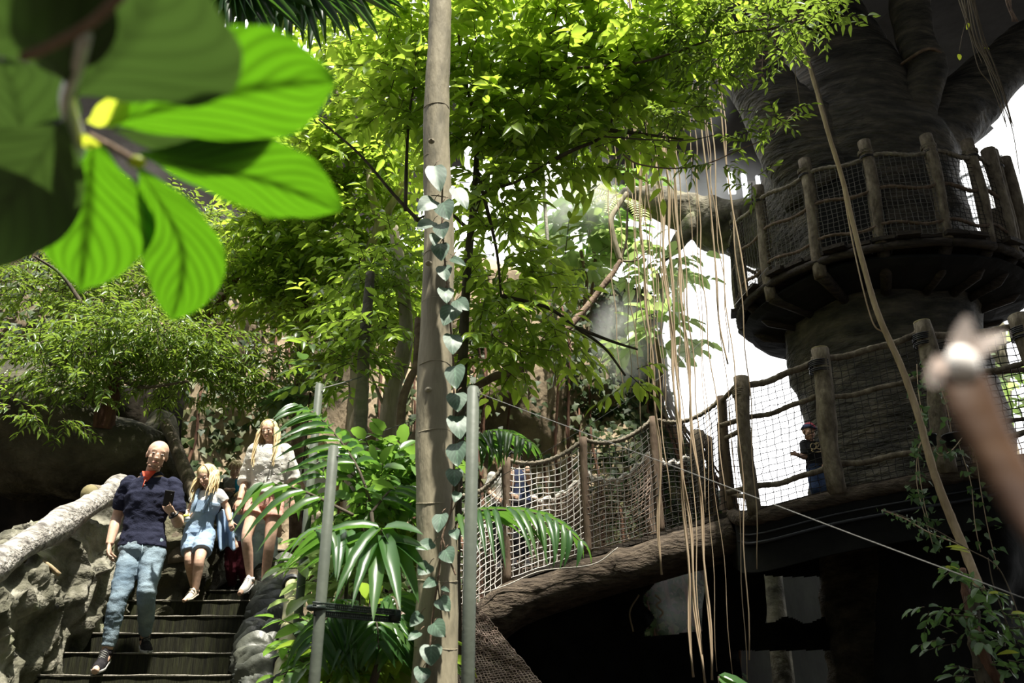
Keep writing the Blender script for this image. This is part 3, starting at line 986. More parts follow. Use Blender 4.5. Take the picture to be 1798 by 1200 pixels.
# ropes
P = np.array([sag_curve(ft, s, .13) for s in np.linspace(0, 1, 160)])
m = ropey(P, .026, 7, .28); m.build('hand_rope', M['rope'], rb)
ftb = ft + DEP - A(0, 0, .1)
P = np.array([sag_curve(ftb, s, .2) for s in np.linspace(0, 1, 160)]); P[:, 2] += .03 * np.sin(np.arange(160) * .8)
m = ropey(P, .03, 7, .35); m.build('hand_rope', M['rope_white'], rb)
for i in range(4):
    def Sf(u, v, i=i):
        b = fb[i] * (1 - u) + fb[i + 1] * u; t = sag_curve(ft, (i + u) / 4, .13)
        p = b * (1 - v) + t * v
        return p + A(0, -.05 * math.sin(v * math.pi) * math.sin(u * 6 + i), -.035 * math.sin(u * 9 + i) * (1 - v) * v * 4)
    ln = np.linalg.norm(fb[i + 1] - fb[i])
    net(Sf, int(ln / .068), 18, .0052 if i < 2 else .0042, knots=.009 if i == 3 else 0).build('net', [M['net_white'], M['net_white'], M['net_grey'], M['net_black']][i], rb)  # one net: sunlit white and backlit black are put into the bay colours

    def Sg(u, v, i=i):
        b = (fb[i] * (1 - u) + fb[i + 1] * u) + DEP - A(0, 0, .05); t = sag_curve(ftb, (i + u) / 4, .2)
        p = b * (1 - v) + t * v
        return p + A(.03 * math.sin(v * 7 + i), .08 * math.sin(v * math.pi + u * 3), 0)
    net(Sg, int(ln / .05), 24, .0062 if i < 3 else .004).build('net', M['net_brown'] if i < 3 else M['net_black'], rb)  # last bay black: its backlit look is put into the colour
# deck and beam
ext = np.vstack([fb[0] - (fb[1] - fb[0]) * 1.2 - A(0, 0, .0), fb])
S = spline(ext, 60)
for k in range(58):
    a, b = S[k], S[k + 1]; d = nrm(b - a)
    m = MB(); m.prism([a + A(0, -.05, -.03), a + DEP * 1.05 + A(0, 0, -.03), a + DEP * 1.05 + (b - a) * .93 + A(0, 0, -.03), a + (b - a) * .93 + A(0, -.05, -.03)], (0, 0, -.05))
    m.build('deck_board', M['plank_dark'], rb, smooth=False)
P = S - A(0, .02, .26)
m = MB(); m.tube(P, np.linspace(.20, .17, 60), 18); m.build('beam', M['deck_beam'], rb, post=displace(.05, 3, 4))
m = MB(); m.tube(P + DEP, .16, 12); m.build('beam', M['deck_beam'], rb)
m = MB(); m.tube(px_path([(835, 1046, 8.75), (890, 1028, 8.68), (950, 1003, 8.66), (1040, 992, 8.66), (1085, 962, 8.62)], 20), .006, 5); m.build('guy_cord', M['rope_white'], rb)
# bark covered stump inside the bridge, seen through the net
P, rr = post_tube(W(1235, 905, 9.9), W(1222, 757, 9.9), .085, .02)
m = MB(); m.tube(P, rr, 14); tag(m.build('stump', M['bark_dark'], post=displace(.025, 6, 3)), 'dark bark covered stump seen through the pale net of the rope bridge', 'stump')

# ------------------------------------------------------------------ wooden walkway (right part)
ww = thing('walkway', 'dark timber walkway with thick tied posts and black net before the giant trunk', 'walkway', W(1500, 870, 8.0))
FW = [(1310, 665, 905, 7.9, .072), (1447, 615, 868, 7.7, .088), (1628, 568, 832, 7.45, .085), (1800, 556, 800, 7.3, .09), (1960, 540, 790, 7.2, .09)]
wb, wt = [], []
for px, yt, yb, Y, r in FW:
    t = W(px - 12, yt, Y); b = A(t[0], t[1], W(px, yb, Y)[2]); wb.append(b); wt.append(t)
wb, wt = np.array(wb), np.array(wt)
D2 = A(.10, 1.3, 0)
for i in range(5):
    P, rr = post_tube(wb[i], wt[i], FW[i][4], .02)
    m = MB(); m.tube(P, rr, 14); po = m.build('post', M['post_wood'], ww, post=displace(.012, 7, 3))
    m = MB(); d = nrm(P[-1] - P[-2]); m.tube([P[-1] - d * .005, P[-1] + d * .012], FW[i][4] * .9, 14); m.build('cut_top', M['cut_wood'], po)
    lash(po, wt[i] - A(0, 0, .15), FW[i][4] + .012, mat='pot' if i else 'rope', n=4)
    if i > 0:
        lash(po, wt[i] - A(0, 0, .22), FW[i][4] + .012, mat='pot', n=2)
    P, rr = post_tube(wb[i] + D2, wt[i] + D2 - A(0, 0, .1), FW[i][4] * .8, .02)
    m = MB(); m.tube(P, rr, 12)
    if i != 2 and i != 1:
        m.build('post', M['post_brown'], ww)
for i in range(4):
    for f, r, nm in [(.94, .034, 'top_rail'), (.66 if i else .70, .026, 'rail'), (.20, .028, 'rail')]:
        a = wb[i] * (1 - f) + wt[i] * f; b = wb[i + 1] * (1 - f) + wt[i + 1] * f
        s = np.linspace(-.03 if f < .9 else -.05, 1.06, 26)[:, None]
        P = a * (1 - s) + b * s + A(0, .05, 0) + np.stack([0 * s[:, 0], .01 * np.sin(s[:, 0] * 7), -.035 * np.sin(s[:, 0] * math.pi) + .008 * np.sin(s[:, 0] * 13 + i)], -1)
        if i == 0 and f < .9:
            P[0] = P[0] + (P[0] - P[2]) * 3
        m = ropey(P, r, 9, .10); m.build(nm, M['post_wood'], ww)
    if i < 4:
        def Sf(u, v, i=i):
            b = wb[i] * (1 - u) + wb[i + 1] * u; t = wt[i] * (1 - u) + wt[i + 1] * u
            return b * (1 - v * .93) + t * v * .93 + A(0, .06, .05 * (1 - v) - .035 * math.sin(u * math.pi) * v)
        ln = np.linalg.norm(wb[i + 1] - wb[i])
        net(Sf, int(ln / .07), 19, .0036 if i < 2 else .005, knots=.0075, wob=.005).build('net', M['net_black'], ww)
    # far side rail and net
    for f, r in [(.9, .03), (.5, .024)]:
        if i == 1 and f == .9:
            continue
        a = (wb[i] * (1 - f) + wt[i] * f) + D2; b = (wb[i + 1] * (1 - f) + wt[i + 1] * f) + D2
        if i == 3:
            m = MB(); m.tube([a, b], r, 8); m.build('rail', M['post_brown'], ww)
# net linking the rope bridge to the first thick post
def Sf(u, v):
    b = fb[4] * (1 - u) + wb[0] * u; t = ft[4] * (1 - u) + (wt[0] - A(0, 0, .1)) * u
    return b * (1 - v) + t * v
net(Sf, 6, 19, .0038, knots=.008).build('net', M['net_black'], ww)
for f in (.97, .62, .12):
    a = fb[4] * (1 - f) + ft[4] * f; b = wb[0] * (1 - f) + wt[0] * f
    m = ropey(np.linspace(a - (b - a) * .05, b, 8), .026, 8, .1); m.build('rail', M['post_wood'], ww)
# deck boards, edge beam, fascia
S = spline(np.vstack([fb[4] + A(0, 0, .02), wb + A(0, 0, .08)]), 50)
for k in range(49):
    a, b = S[k], S[k + 1]
    m = MB(); m.prism([a + A(0, .02, -.02), a + D2 * 1.1 + A(0, 0, -.02), a + D2 * 1.1 + (b - a) * .94 + A(0, 0, -.02), a + (b - a) * .94 + A(0, .02, -.02)], (0, 0, -.06))
    m.build('deck_board', M['plank_dark'], ww, smooth=False)
m = MB(); m.tube(S + A(0, .04, -.1), .07, 10, rough=.06); m.build('edge_beam', M['deck_beam'], ww)
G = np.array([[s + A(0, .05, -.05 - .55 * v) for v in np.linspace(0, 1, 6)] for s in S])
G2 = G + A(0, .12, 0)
m = MB(); m.grid(G); m.grid(G2[:, ::-1]); m.build('fascia', M['cave'], ww)  # near-black: the shade below the deck is put into the colour
m = MB(); m.tube(S + A(0, .0, -.26), .012, 6); m.tube(S + A(0, .01, -.34), .02, 6); m.build('cable', M['pot'], ww)

# ------------------------------------------------------------------ dark cave below the walkways
def hole(px, py):
    # opening with a view through, a darker band across it
    if 1338 < px < 1478 - max(0, (1075 - py) * .55) and 1012 < py < 1090 + 6 * math.sin(px * .09):
        return True
    if 1300 < px < 1472 and 1143 < py < 1260:
        return True
    if 1140 + 10 * math.sin(py * .1) < px < 1236 and 992 - (px - 1140) * .2 < py < 1118 - (px - 1140) * .1:
        return True
    return False


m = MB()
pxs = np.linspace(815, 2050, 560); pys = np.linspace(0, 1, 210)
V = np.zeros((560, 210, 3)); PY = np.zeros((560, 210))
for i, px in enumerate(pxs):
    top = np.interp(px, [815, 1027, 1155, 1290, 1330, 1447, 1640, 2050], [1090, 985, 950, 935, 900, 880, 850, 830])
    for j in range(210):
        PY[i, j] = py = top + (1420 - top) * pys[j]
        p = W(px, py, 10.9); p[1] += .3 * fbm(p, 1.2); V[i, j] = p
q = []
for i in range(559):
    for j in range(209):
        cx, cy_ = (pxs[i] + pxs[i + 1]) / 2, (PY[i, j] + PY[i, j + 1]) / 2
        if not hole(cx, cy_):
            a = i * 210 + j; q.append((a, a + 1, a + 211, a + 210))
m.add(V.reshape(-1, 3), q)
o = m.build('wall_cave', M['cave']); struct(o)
m = MB(); m.box(W(1300, 1090, 15.5) + A(0, 0, -.3), (11, .3, 4.4)); struct(m.build('wall_court', M['concrete'], smooth=False))
p = W(1357, 1050, 12.2); m = MB(); m.tube([A(p[0], p[1], -.3), A(p[0] + .03, p[1], 3.9)], [.16, .14], 12)
tag(m.build('pillar', M['moss_bark'], post=displace(.03, 4, 3)), 'mossy brown pillar standing inside the opening of the dark cave', 'pillar')
# roof sheet added under the walkways to keep sun off the cave wall
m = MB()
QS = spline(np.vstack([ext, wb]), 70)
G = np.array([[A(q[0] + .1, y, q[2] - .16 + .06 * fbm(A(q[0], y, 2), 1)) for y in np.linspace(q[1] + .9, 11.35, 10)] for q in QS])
m.grid(G); struct(m.build('ceiling_shade', M['cave']))
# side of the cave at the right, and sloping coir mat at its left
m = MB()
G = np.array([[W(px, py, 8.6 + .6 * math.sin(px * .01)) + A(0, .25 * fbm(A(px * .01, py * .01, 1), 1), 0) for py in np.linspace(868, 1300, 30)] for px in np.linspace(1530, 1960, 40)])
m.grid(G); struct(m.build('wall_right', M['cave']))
a, b = W(640, 1075, 8.2), W(975, 1275, 7.6)
G = np.array([[a * (1 - u) + b * u + A(0, -.25 + .5 * v, .10 - .75 * (1 - v) - .1 * math.sin(v * 3.1)) + .03 * fbm(A(u * 6, v * 6, 0), 1) for v in np.linspace(0, 1, 30)] for u in np.linspace(0, 1, 60)])
a, b, c, d = W(690, 1075, 8.4), W(835, 1062, 8.4), W(960, 1215, 7.7), W(640, 1260, 7.4)
G = np.array([[(a * (1 - u) + b * u) * (1 - v) + (d * (1 - u) + c * u) * v + A(0, .12 * fbm(A(u * 4, v * 4, 0), 1), 0) for v in np.linspace(0, 1, 40)] for u in np.linspace(0, 1, 40)])
m = MB(); m.grid(G)
tag(m.build('coir_mat', M['coir']), 'brown woven coir mat sloping down under the left end of the rope bridge', 'mat')
Sf = lambda u, v: (a * (1 - u) + b * u) * (1 - v) + (d * (1 - u) + c * u) * v + A(0, .12 * fbm(A(u * 4, v * 4, 0), 1) - .03, .01)
mm_ = net(Sf, 44, 44, .005); tag(mm_.build('ground_net', M['net_brown']), 'fine brown net spread over the coir mat under the rope bridge', 'net')
# ------------------------------------------------------------------ crowns made of leaf sprays


def sprays(m, cen, rad, n, leaf=(.12, .19), k=(6, 9), twig=.3, wr=.36, kind='lance', mi=0, tmi=1, droop=.35, up=.0, flatten=False, pair=True, bias=None):
    """n leafy twigs inside an ellipsoid: leaves stand left and right of each twig and hang a little"""
    O, D, Nn, Ls, Ws = [], [], [], [], []
    cen = np.asarray(cen, float); rad = np.asarray(rad, float)
    for _ in range(n):
        q = rng.normal(size=3); q = q / np.linalg.norm(q) * rng.random() ** .45
        p = cen + q * rad
        out = nrm(q * A(1, 1, .5) + rng.normal(0, .45, 3) + A(0, 0, up))
        out[2] *= .6; out = nrm(out)
        tl = twig * rng.uniform(.7, 1.3)
        side = nrm(np.cross(out, A(0, 0, 1)) + rng.normal(0, .25, 3))
        nl = rng.integers(k[0], k[1] + 1)
        P = np.array([p + out * tl * s + A(0, 0, -droop * .35 * tl * s * s) for s in np.linspace(0, 1, 5)])
        m.tube(P, np.linspace(.0042, .0018, 5), 4, cap=False, mi=tmi)
        for i in range(nl):
            s = (i + .6) / nl
            b = p + out * tl * s + A(0, 0, -droop * .35 * tl * s * s)
            if i == nl - 1:
                d = out + A(0, 0, -droop)
            else:
                sg = 1 if i % 2 else -1
                d = out * .55 + side * sg * .85 + A(0, 0, -droop * rng.uniform(.4, 1.4))
            d = nrm(d + rng.normal(0, .18, 3))
            nn = A(0, 0, 1) + rng.normal(0, .4, 3)
            L_ = rng.uniform(*leaf) * (1 - .25 * abs(s - .55))
            O.append(b); D.append(d); Nn.append(nn); Ls.append(L_); Ws.append(L_ * wr * rng.uniform(.85, 1.2))
    m.leaves(O, D, Nn, Ls, Ws, kind, .22, .22, mi)


def blob(m, px, py, Y, rx, ry, n, dep=.6, **kw):
    s = MPP(px, py, Y)
    sprays(m, W(px, py, Y), (rx * s, dep, ry * s), n, **kw)


def stem(parent, pts, rad, mat, name='branch', n=30, seg=8, rough=0.02, amp=0):
    P = spline(np.array([W(*p) for p in pts]), n)
    r = np.interp(np.linspace(0, 1, n), np.linspace(0, 1, len(rad)), rad)
    m = MB(); m.tube(P, r, seg, rough=rough)
    return m.build(name, M[mat], parent, post=displace(amp, 6, 3) if amp else None)


def tree(label, base, group=None, name='tree'):
    p = W(*base); p = A(p[0], p[1], .0)
    return thing(name, label, 'tree', p, group)


# --- tall pale trunk in the middle
t = tree('tall straight pale trunk in the middle with a heart leaved vine climbing it', (762, 1200, 4.6))
b0, b1 = W(762, 1200, 4.6), W(771, -40, 4.75)
zz = np.linspace(0, 1, 60)
P = b0[None] * (1 - zz[:, None]) + b1[None] * zz[:, None]
P = np.vstack([A(b0[0] - .01, b0[1], 0), P]); P[:, 0] += .012 * np.sin(np.arange(61) * .25)
r = np.concatenate([[.13], np.interp(zz, [0, .2, .5, .8, 1], [.118, .107, .098, .086, .075])]) * (1 + .015 * np.sin(np.arange(61) * 1.7))
m = MB(); m.tube(P, r, 40); m.build('trunk', M['bark_trunk'], t, post=displace(.006, 9, 4, (1, 1, .5)))
for k, f in enumerate([.06, .13, .2, .29, .37, .45, .52, .6, .68, .75]):
    i = int(f * 60); c = P[i]; a = np.linspace(0, 2 * math.pi, 30)
    m = MB(); m.tube(c + np.stack([r[i] * 1.0 * np.cos(a), r[i] * 1.0 * np.sin(a), .008 * np.sin(a * 2 + k)], -1), .0022, 5, cap=False); m.build('ring_scar', M['bark_pale'], t)
for px, py in [(757, 245), (752, 460), (752, 683)]:
    c = W(px, py, 4.53); m = MB()
    m.ell(c + A(0, .02, 0), (.022, .02, .017)); m.ell(c + A(0, -.001, 0), (.008, .008, .006)); m.build('knot', M['bark_pale'], t)

# heart leaved climber on it: every leaf a part
vine = thing('climbing_vine', 'climbing vine with single grey green heart shaped leaves on the pale trunk', 'vine', W(790, 1190, 4.45))
VY = 4.46
for pts, rr in [([(778, 300, VY), (776, 380, VY), (782, 470, VY), (790, 560, VY), (797, 660, VY), (796, 760, VY), (797, 840, VY), (790, 905, VY), (776, 945, VY), (770, 1010, VY), (760, 1080, VY), (752, 1160, VY), (742, 1210, VY)], .006),
                ([(776, 945, VY), (790, 985, VY), (800, 1010, VY)], .005), ([(768, 1020, VY), (775, 1080, VY), (782, 1120, VY)], .004), ([(790, 905, VY), (802, 880, VY), (806, 850, VY)], .004)]:
    stem(vine, pts, [rr, rr], 'bark_brown', 'stem', 40, 6)
HL = [(768, 315, 34, 48, 12), (748, 362, 32, 36, -55), (783, 372, 34, 34, 20), (746, 397, 28, 32, -62), (810, 350, 28, 44, 28), (776, 407, 28, 28, 8), (774, 444, 30, 32, 5), (764, 422, 20, 22, -10), (806, 461, 30, 14, 62), (781, 481, 26, 28, 10),
      (783, 520, 27, 28, 5), (812, 537, 26, 30, 50), (788, 556, 40, 34, -28), (795, 606, 36, 32, 0), (800, 664, 34, 42, 5), (803, 708, 34, 34, 4), (805, 752, 36, 42, 8), (803, 800, 36, 42, 4), (798, 840, 28, 32, 0), (801, 874, 20, 16, -20),
      (772, 920, 27, 34, -10), (799, 940, 20, 18, 20), (745, 959, 34, 22, -70), (788, 978, 28, 28, 30), (744, 1001, 26, 28, -45), (753, 1026, 26, 18, -60), (783, 1036, 18, 8, 60), (781, 1063, 30, 26, 40), (729, 1090, 20, 30, -40), (771, 1107, 32, 30, 40),
      (757, 1152, 36, 38, 0), (741, 1188, 30, 28, -5), (726, 1118, 16, 26, -55)]


def heartprof(u):
    if u < .22:
        return .62 + .38 * math.sin(u / .22 * math.pi / 2)
    return math.cos((u - .22) / .78 * math.pi / 2) ** .85


for k, (px, py, w, h, rot) in enumerate(HL):
    Yl = VY - .03 - .02 * (k % 3)
    s = MPP(px, py, Yl); a = math.radians(rot)
    dpx, dpy = math.sin(-a) * -1, math.cos(a)      # leaf points down, swung by rot
    Lp = max(w, h)
    p0 = W(px - math.sin(a) * Lp * .5, py - dpy * Lp * .5, Yl + .03); p1 = W(px + math.sin(a) * Lp * .5, py + dpy * Lp * .5, Yl - .03)
    pm = (p0 + p1) / 2 + A(0, -.012, 0)
    nv = A(.25 * math.sin(k * 2.1), -1, .25 + .2 * math.cos(k * 1.7))
    lf = blade('leaf', [p0, pm, p1], min(w, h) * .52 * s * 1.08, nv, M['leaf_vine'], vine, 14, 8, .10, .02, heartprof)
    m = MB(); bs = W(px - math.sin(a) * Lp * .5 + 8, py - dpy * Lp * .5 - 10, Yl + .05)
    m.tube([bs, (bs + p0) / 2 + A(0, -.008, .004), p0], .0022, 5); m.build('leaf_stalk', M['bark_brown'], lf)

# --- steel posts, strap, wires
for (pt, pb, Y, r, lab) in [((831, 682), (795, 1200), 4.0, .031, 'green grey steel post standing right of the pale trunk'), ((586, 786), (551, 1200), 4.15, .027, 'green grey steel post left of the palm, bound with a black strap'), ((561, 676), (545, 900), 5.6, .028, 'thinner pale steel post behind the palm fronds, left of its darker twin')]:
    tp = W(*pt, Y); bt = A(tp[0], tp[1], 0)
    t = thing('steel_post', lab, 'post', bt)
    m = MB(); m.tube([bt, tp - A(0, 0, .004), tp], [r, r, r * .86], 20); m.build('tube', M['steel'], t)
    m = MB(); m.tube([tp - A(0, 0, .004), tp + A(0, 0, .006)], [r * .92, r * .8], 20); m.build('cap', M['steel'], t)
    m = MB(); m.ell(tp + A(r * .9, -r * .4, -.05), .007); m.build('eye_bolt', M['wire'], t)
t = thing('tree_strap', 'black perforated plastic strap tying a thin stem to the left steel post', 'strap', W(620, 1075, 4.2))
a, b = W(551, 1068, 4.12), W(702, 1082, 4.5)
for dz, dyy in ((.012, 0), (-.022, .03)):
    for e in (-.011, .011):
        m = MB(); m.tube(np.linspace(a + A(0, dyy - .03, dz + e), b + A(0, dyy - .03, dz + e), 10), .0055, 5); m.build('edge', M['strap'], t)
    for s in np.linspace(.01, .99, 46):
        pass
    m = MB()
    for s in np.linspace(.01, .99, 46):
        c = a + (b - a) * s + A(0, dyy - .03, dz); m.tube([c - A(0, 0, .012), c + A(0, 0, .012)], .0045, 4)
    m.build('web', M['strap'], t)
m = MB(); m.box(b + A(-.02, -.04, 0), (.06, .03, .055)); m.build('buckle', M['strap'], t)
an = np.linspace(0, 2 * math.pi, 20)
m = MB(); m.tube(W(556, 1068, 4.15) + np.stack([.036 * np.cos(an), .036 * np.sin(an), 0 * an], -1), .014, 6, cap=False); m.build('loop', M['strap'], t)
for pts, r, lab in [([(838, 690, 3.98), (1200, 826, 3.75), (1500, 940, 3.5), (1830, 1063, 3.3)], .002, 'pale wire running from the right steel post down to the lower right'),
                    ([(815, 872, 6.6), (1010, 762, 7.0), (1200, 630, 7.4), (1348, 470, 7.7)], .0025, 'thin cord rising from behind the steel post up to the lookout platform'),
                    ([(560, 684, 5.6), (600, 673, 5.9), (635, 662, 6.2)], .005, 'short bright wire from the thin steel post to a mossy trunk'),
                    ([(540, 822, 5.6), (640, 770, 6), (736, 735, 6.4)], .003, 'thin slack wire crossing behind the palm frond')]:
    m = MB(); m.tube(px_path(pts, 30), r, 6)
    tag(m.build('wire', M['wire']), lab, 'wire')

# --- slim trees behind the tall trunk
LB = [M['leaf_bright'], M['bark_dark']]; LM = [M['leaf_mid'], M['bark_dark']]; LF = [M['leaf_fine'], M['bark_dark']]

# T7: dark stemmed tree right behind the tall trunk, its crown fills the top middle
t = tree('dark stemmed tree whose broad bright crown fills the top centre', (825, 1150, 6.4))
stem(t, [(792, 1190, 6.4), (800, 900, 6.4), (812, 640, 6.4), (820, 480, 6.3), (834, 330, 6.2), (838, 230, 6.1)], [.05, .045, .04, .03, .02], 'bark_dark', 'trunk', 50, 10)
for pts in ([(826, 400, 6.25), (850, 340, 6.1), (905, 320, 6.0), (962, 286, 5.9)], [(962, 286, 5.9), (1010, 262, 5.8), (1050, 245, 5.8), (1072, 215, 5.8), (1082, 190, 5.8)], [(1060, 228, 5.8), (1130, 236, 5.8), (1200, 245, 5.8)], [(840, 240, 6.1), (890, 140, 5.9), (935, 80, 5.7), (1000, 40, 5.6)],
            [(820, 400, 6.25), (780, 370, 6.2), (732, 385, 6.1)], [(840, 230, 6.1), (815, 130, 6.0), (800, 20, 6)], [(915, 100, 5.8), (1000, 130, 5.7), (1100, 130, 5.7)], [(838, 300, 6.1), (870, 430, 6.2), (880, 520, 6.3)], [(880, 520, 6.3), (960, 540, 6.3), (1010, 575, 6.3), (1060, 610, 6.3), (1098, 660, 6.3)], [(1010, 575, 6.3), (1075, 600, 6.3), (1120, 614, 6.3)],
            [(735, 388, 6.1), (690, 340, 6.1), (630, 270, 6.1), (560, 210, 6.1)], [(712, 370, 6.1), (714, 280, 6.1), (720, 190, 6.1), (740, 100, 6)]):
    stem(t, pts, [.018, .013, .009], 'bark_dark')
m = MB()
for (px, py, Y, rx, ry, n) in [(900, 70, 5.9, 190, 75, 150), (1040, 110, 5.8, 160, 80, 150), (860, 190, 6.1, 150, 80, 130), (990, 210, 6.0, 170, 70, 130), (1120, 190, 5.8, 110, 60, 70), (880, 290, 6.2, 110, 60, 55), (1000, 290, 6.1, 80, 26, 10), (1140, 60, 5.6, 110, 60, 80),
                               (720, 150, 6.0, 90, 90, 75), (700, 60, 6.0, 120, 60, 70), (760, -10, 6.0, 160, 40, 70), (950, -20, 5.9, 150, 40, 70), (1130, 0, 5.6, 120, 36, 60)]:
    blob(m, px, py, Y, rx, ry, int(n * .68), .55, leaf=(.14, .225), wr=.36, twig=.36)
m.build('crown', LB, t)
m = MB()
for (px, py, Y, rx, ry, n) in [(880, 400, 6.3, 80, 80, 60), (870, 510, 6.4, 100, 80, 85), (920, 590, 6.4, 80, 55, 48), (860, 620, 6.5, 60, 60, 40), (980, 490, 6.4, 50, 30, 12), (1005, 590, 6.3, 14, 40, 8), (1095, 668, 6.3, 22, 16, 6)]:
    blob(m, px, py, Y, rx, ry, int(n * .75), .6, leaf=(.11, .18), wr=.38, twig=.3)
m.build('crown', LB, t)

# T6: pale forked tree on the left of the tall trunk
t = tree('pale forked tree left of the tall trunk with a loose yellow green crown', (630, 1150, 8.2))
stem(t, [(600, 1180, 8.4), (615, 900, 8.3), (628, 640, 8.2), (640, 480, 8.2), (668, 392, 8.1)], [.085, .08, .07, .065], 'bark_pale', 'trunk', 40, 12)
for pts in ([(668, 394, 8.1), (652, 340, 8.0), (648, 300, 8.0)], [(668, 394, 8.1), (690, 355, 8.1), (720, 300, 8.1)], [(612, 335, 8.6), (614, 250, 8.6), (618, 170, 8.6), (630, 110, 8.6), (655, 60, 8.5), (652, 8, 8.5), (640, -40, 8.5)], [(652, 10, 8.5), (672, -10, 8.5)], [(616, 210, 8.6), (600, 180, 8.6), (588, 160, 8.6)], [(640, 480, 8.2), (625, 400, 8.4), (612, 335, 8.6)]):
    stem(t, pts, [.055, .045, .035], 'bark_pale')
m = MB()
for (px, py, Y, rx, ry, n) in [(590, 10, 8.4, 110, 50, 80), (620, 90, 8.4, 110, 80, 110), (560, 200, 8.2, 110, 60, 95), (680, 230, 8.4, 80, 60, 70), (560, 290, 8.4, 120, 60, 110), (650, 300, 8.2, 100, 60, 90), (540, 370, 8.7, 110, 60, 100), (660, 420, 8.4, 90, 80, 130), (590, 450, 8.7, 110, 60, 120), (690, 540, 8.2, 60, 70, 90), (620, 570, 8.4, 90, 60, 95), (505, 480, 9.0, 90, 70, 100)]:
    blob(m, px, py, Y, rx, ry, int(n * .80), .5, leaf=(.13, .21), wr=.38, twig=.34)
m.build('crown', LB, t)

# T2 / T3 / T4 / T5 trunks
t = tree('pale smooth bent trunk just left of the tall trunk', (690, 1150, 7.0))
stem(t, [(655, 1190, 7.0), (664, 960, 7.0), (672, 830, 7.0), (682, 740, 7.0), (690, 680, 7.0), (704, 640, 7.0), (712, 590, 7.0), (708, 500, 7.1), (690, 400, 7.2)], [.095, .09, .085, .08, .075, .06, .05], 'bark_pale', 'trunk', 50, 14, amp=.01)
stem(t, [(684, 735, 7.0), (664, 690, 6.95), (652, 660, 6.9)], [.02, .012], 'bark_pale')
m = MB()
for (px, py, Y, rx, ry, n) in [(700, 470, 7.0, 50, 70, 60), (640, 500, 7.0, 70, 60, 50)]:
    blob(m, px, py, Y, rx, ry, n, .5, leaf=(.09, .15), wr=.40)
m.build('crown', LM, t)
t = tree('crooked brown stem whose long bare limb swings right past the steel post', (700, 1190, 6.2))
stem(t, [(688, 1195, 6.2), (692, 1040, 6.2), (700, 930, 6.2), (728, 840, 6.25), (742, 800, 6.3)], [.05, .05, .045, .04], 'bark_brown', 'trunk', 40, 10)
stem(t, [(690, 850, 6.35), (690, 827, 6.35), (708, 782, 6.35), (704, 745, 6.35), (708, 700, 6.35), (722, 662, 6.35), (731, 640, 6.4), (734, 560, 6.5)], [.042, .038, .036, .034, .03], 'bark_brown', 'trunk', 40, 10)
stem(t, [(708, 782, 6.35), (735, 760, 6.45), (780, 715, 6.6), (835, 680, 6.8), (870, 662, 6.9), (912, 650, 7.0), (970, 606, 7.2), (1030, 540, 7.4), (1072, 485, 7.5), (1090, 458, 7.6)], [.035, .038, .036, .034, .04, .034, .032, .03, .03], 'bark_brown', 'branch', 70, 10, amp=.012)
stem(t, [(1090, 460, 7.6), (1078, 420, 7.6), (1073, 385, 7.6), (1090, 355, 7.7), (1100, 340, 7.8)], [.033, .03, .026], 'bark_pale', 'branch')
stem(t, [(1090, 458, 7.6), (1100, 420, 7.6), (1102, 365, 7.6)], [.012, .01], 'bark_dark', 'branch')
stem(t, [(1090, 458, 7.6), (1115, 458, 7.5), (1135, 440, 7.5)], [.012, .008], 'bark_pale', 'branch')
t = tree('mossy grey trunk behind the palm with a bright rim along its right side', (630, 1190, 6.3))
stem(t, [(612, 1190, 6.3), (622, 960, 6.3), (630, 800, 6.3), (636, 690, 6.3), (640, 600, 6.3), (650, 480, 6.4)], [.062, .058, .054, .05, .04], 'moss_bark', 'trunk', 40, 12, amp=.012)
m = MB()
blob(m, 600, 640, 6.3, 60, 50, 34, .4, leaf=(.09, .14), wr=.4); blob(m, 655, 590, 6.3, 60, 40, 30, .4, leaf=(.09, .14), wr=.4); m.build('crown', LM, t)
t = tree('brown straight trunk on the ivy wall left of the pale forked tree', (530, 1100, 9.2))
stem(t, [(520, 1000, 9.2), (524, 760, 9.2), (530, 640, 9.2), (537, 560, 9.2), (548, 440, 9.2), (556, 360, 9.2)], [.085, .08, .07, .055], 'bark_brown', 'trunk', 40, 12, amp=.012)
m = MB()
for (px, py, Y, rx, ry, n) in [(460, 430, 8.8, 90, 60, 120), (420, 500, 9.0, 90, 50, 100), (520, 540, 8.8, 60, 60, 60), (540, 440, 9.0, 60, 50, 50), (523, 605, 8.6, 26, 10, 8)]:
    blob(m, px, py, Y, rx, ry, n, .6, leaf=(.08, .13), wr=.42, twig=.26)
m.build('crown', LB, t)

# left fine leaved trees
t = tree('small red barked tree with a flat spreading crown above the boulder', (190, 760, 8.5))
stem(t, [(178, 752, 8.5), (188, 712, 8.45), (200, 670, 8.4), (215, 635, 8.3)], [.13, .10, .085, .07], 'bark_red', 'trunk', 24, 12, amp=.02)
for pts in ([(212, 640, 8.3), (280, 610, 8.3), (360, 620, 8.4), (440, 650, 8.6)], [(208, 650, 8.3), (150, 610, 8.1), (80, 600, 8.0), (20, 640, 7.9)], [(175, 715, 8.3), (130, 690, 8.0), (90, 670, 7.8)], [(200, 660, 8.2), (250, 680, 8.0), (330, 670, 7.8)], [(160, 560, 8.3), (135, 520, 8.3), (105, 480, 8.3), (60, 450, 8.2)], [(215, 640, 8.3), (190, 590, 8.3), (160, 560, 8.3)], [(158, 545, 8.1), (160, 610, 8.1), (156, 630, 8.1)]):
    stem(t, pts, [.03, .02, .012], 'bark_dark')
m = MB()
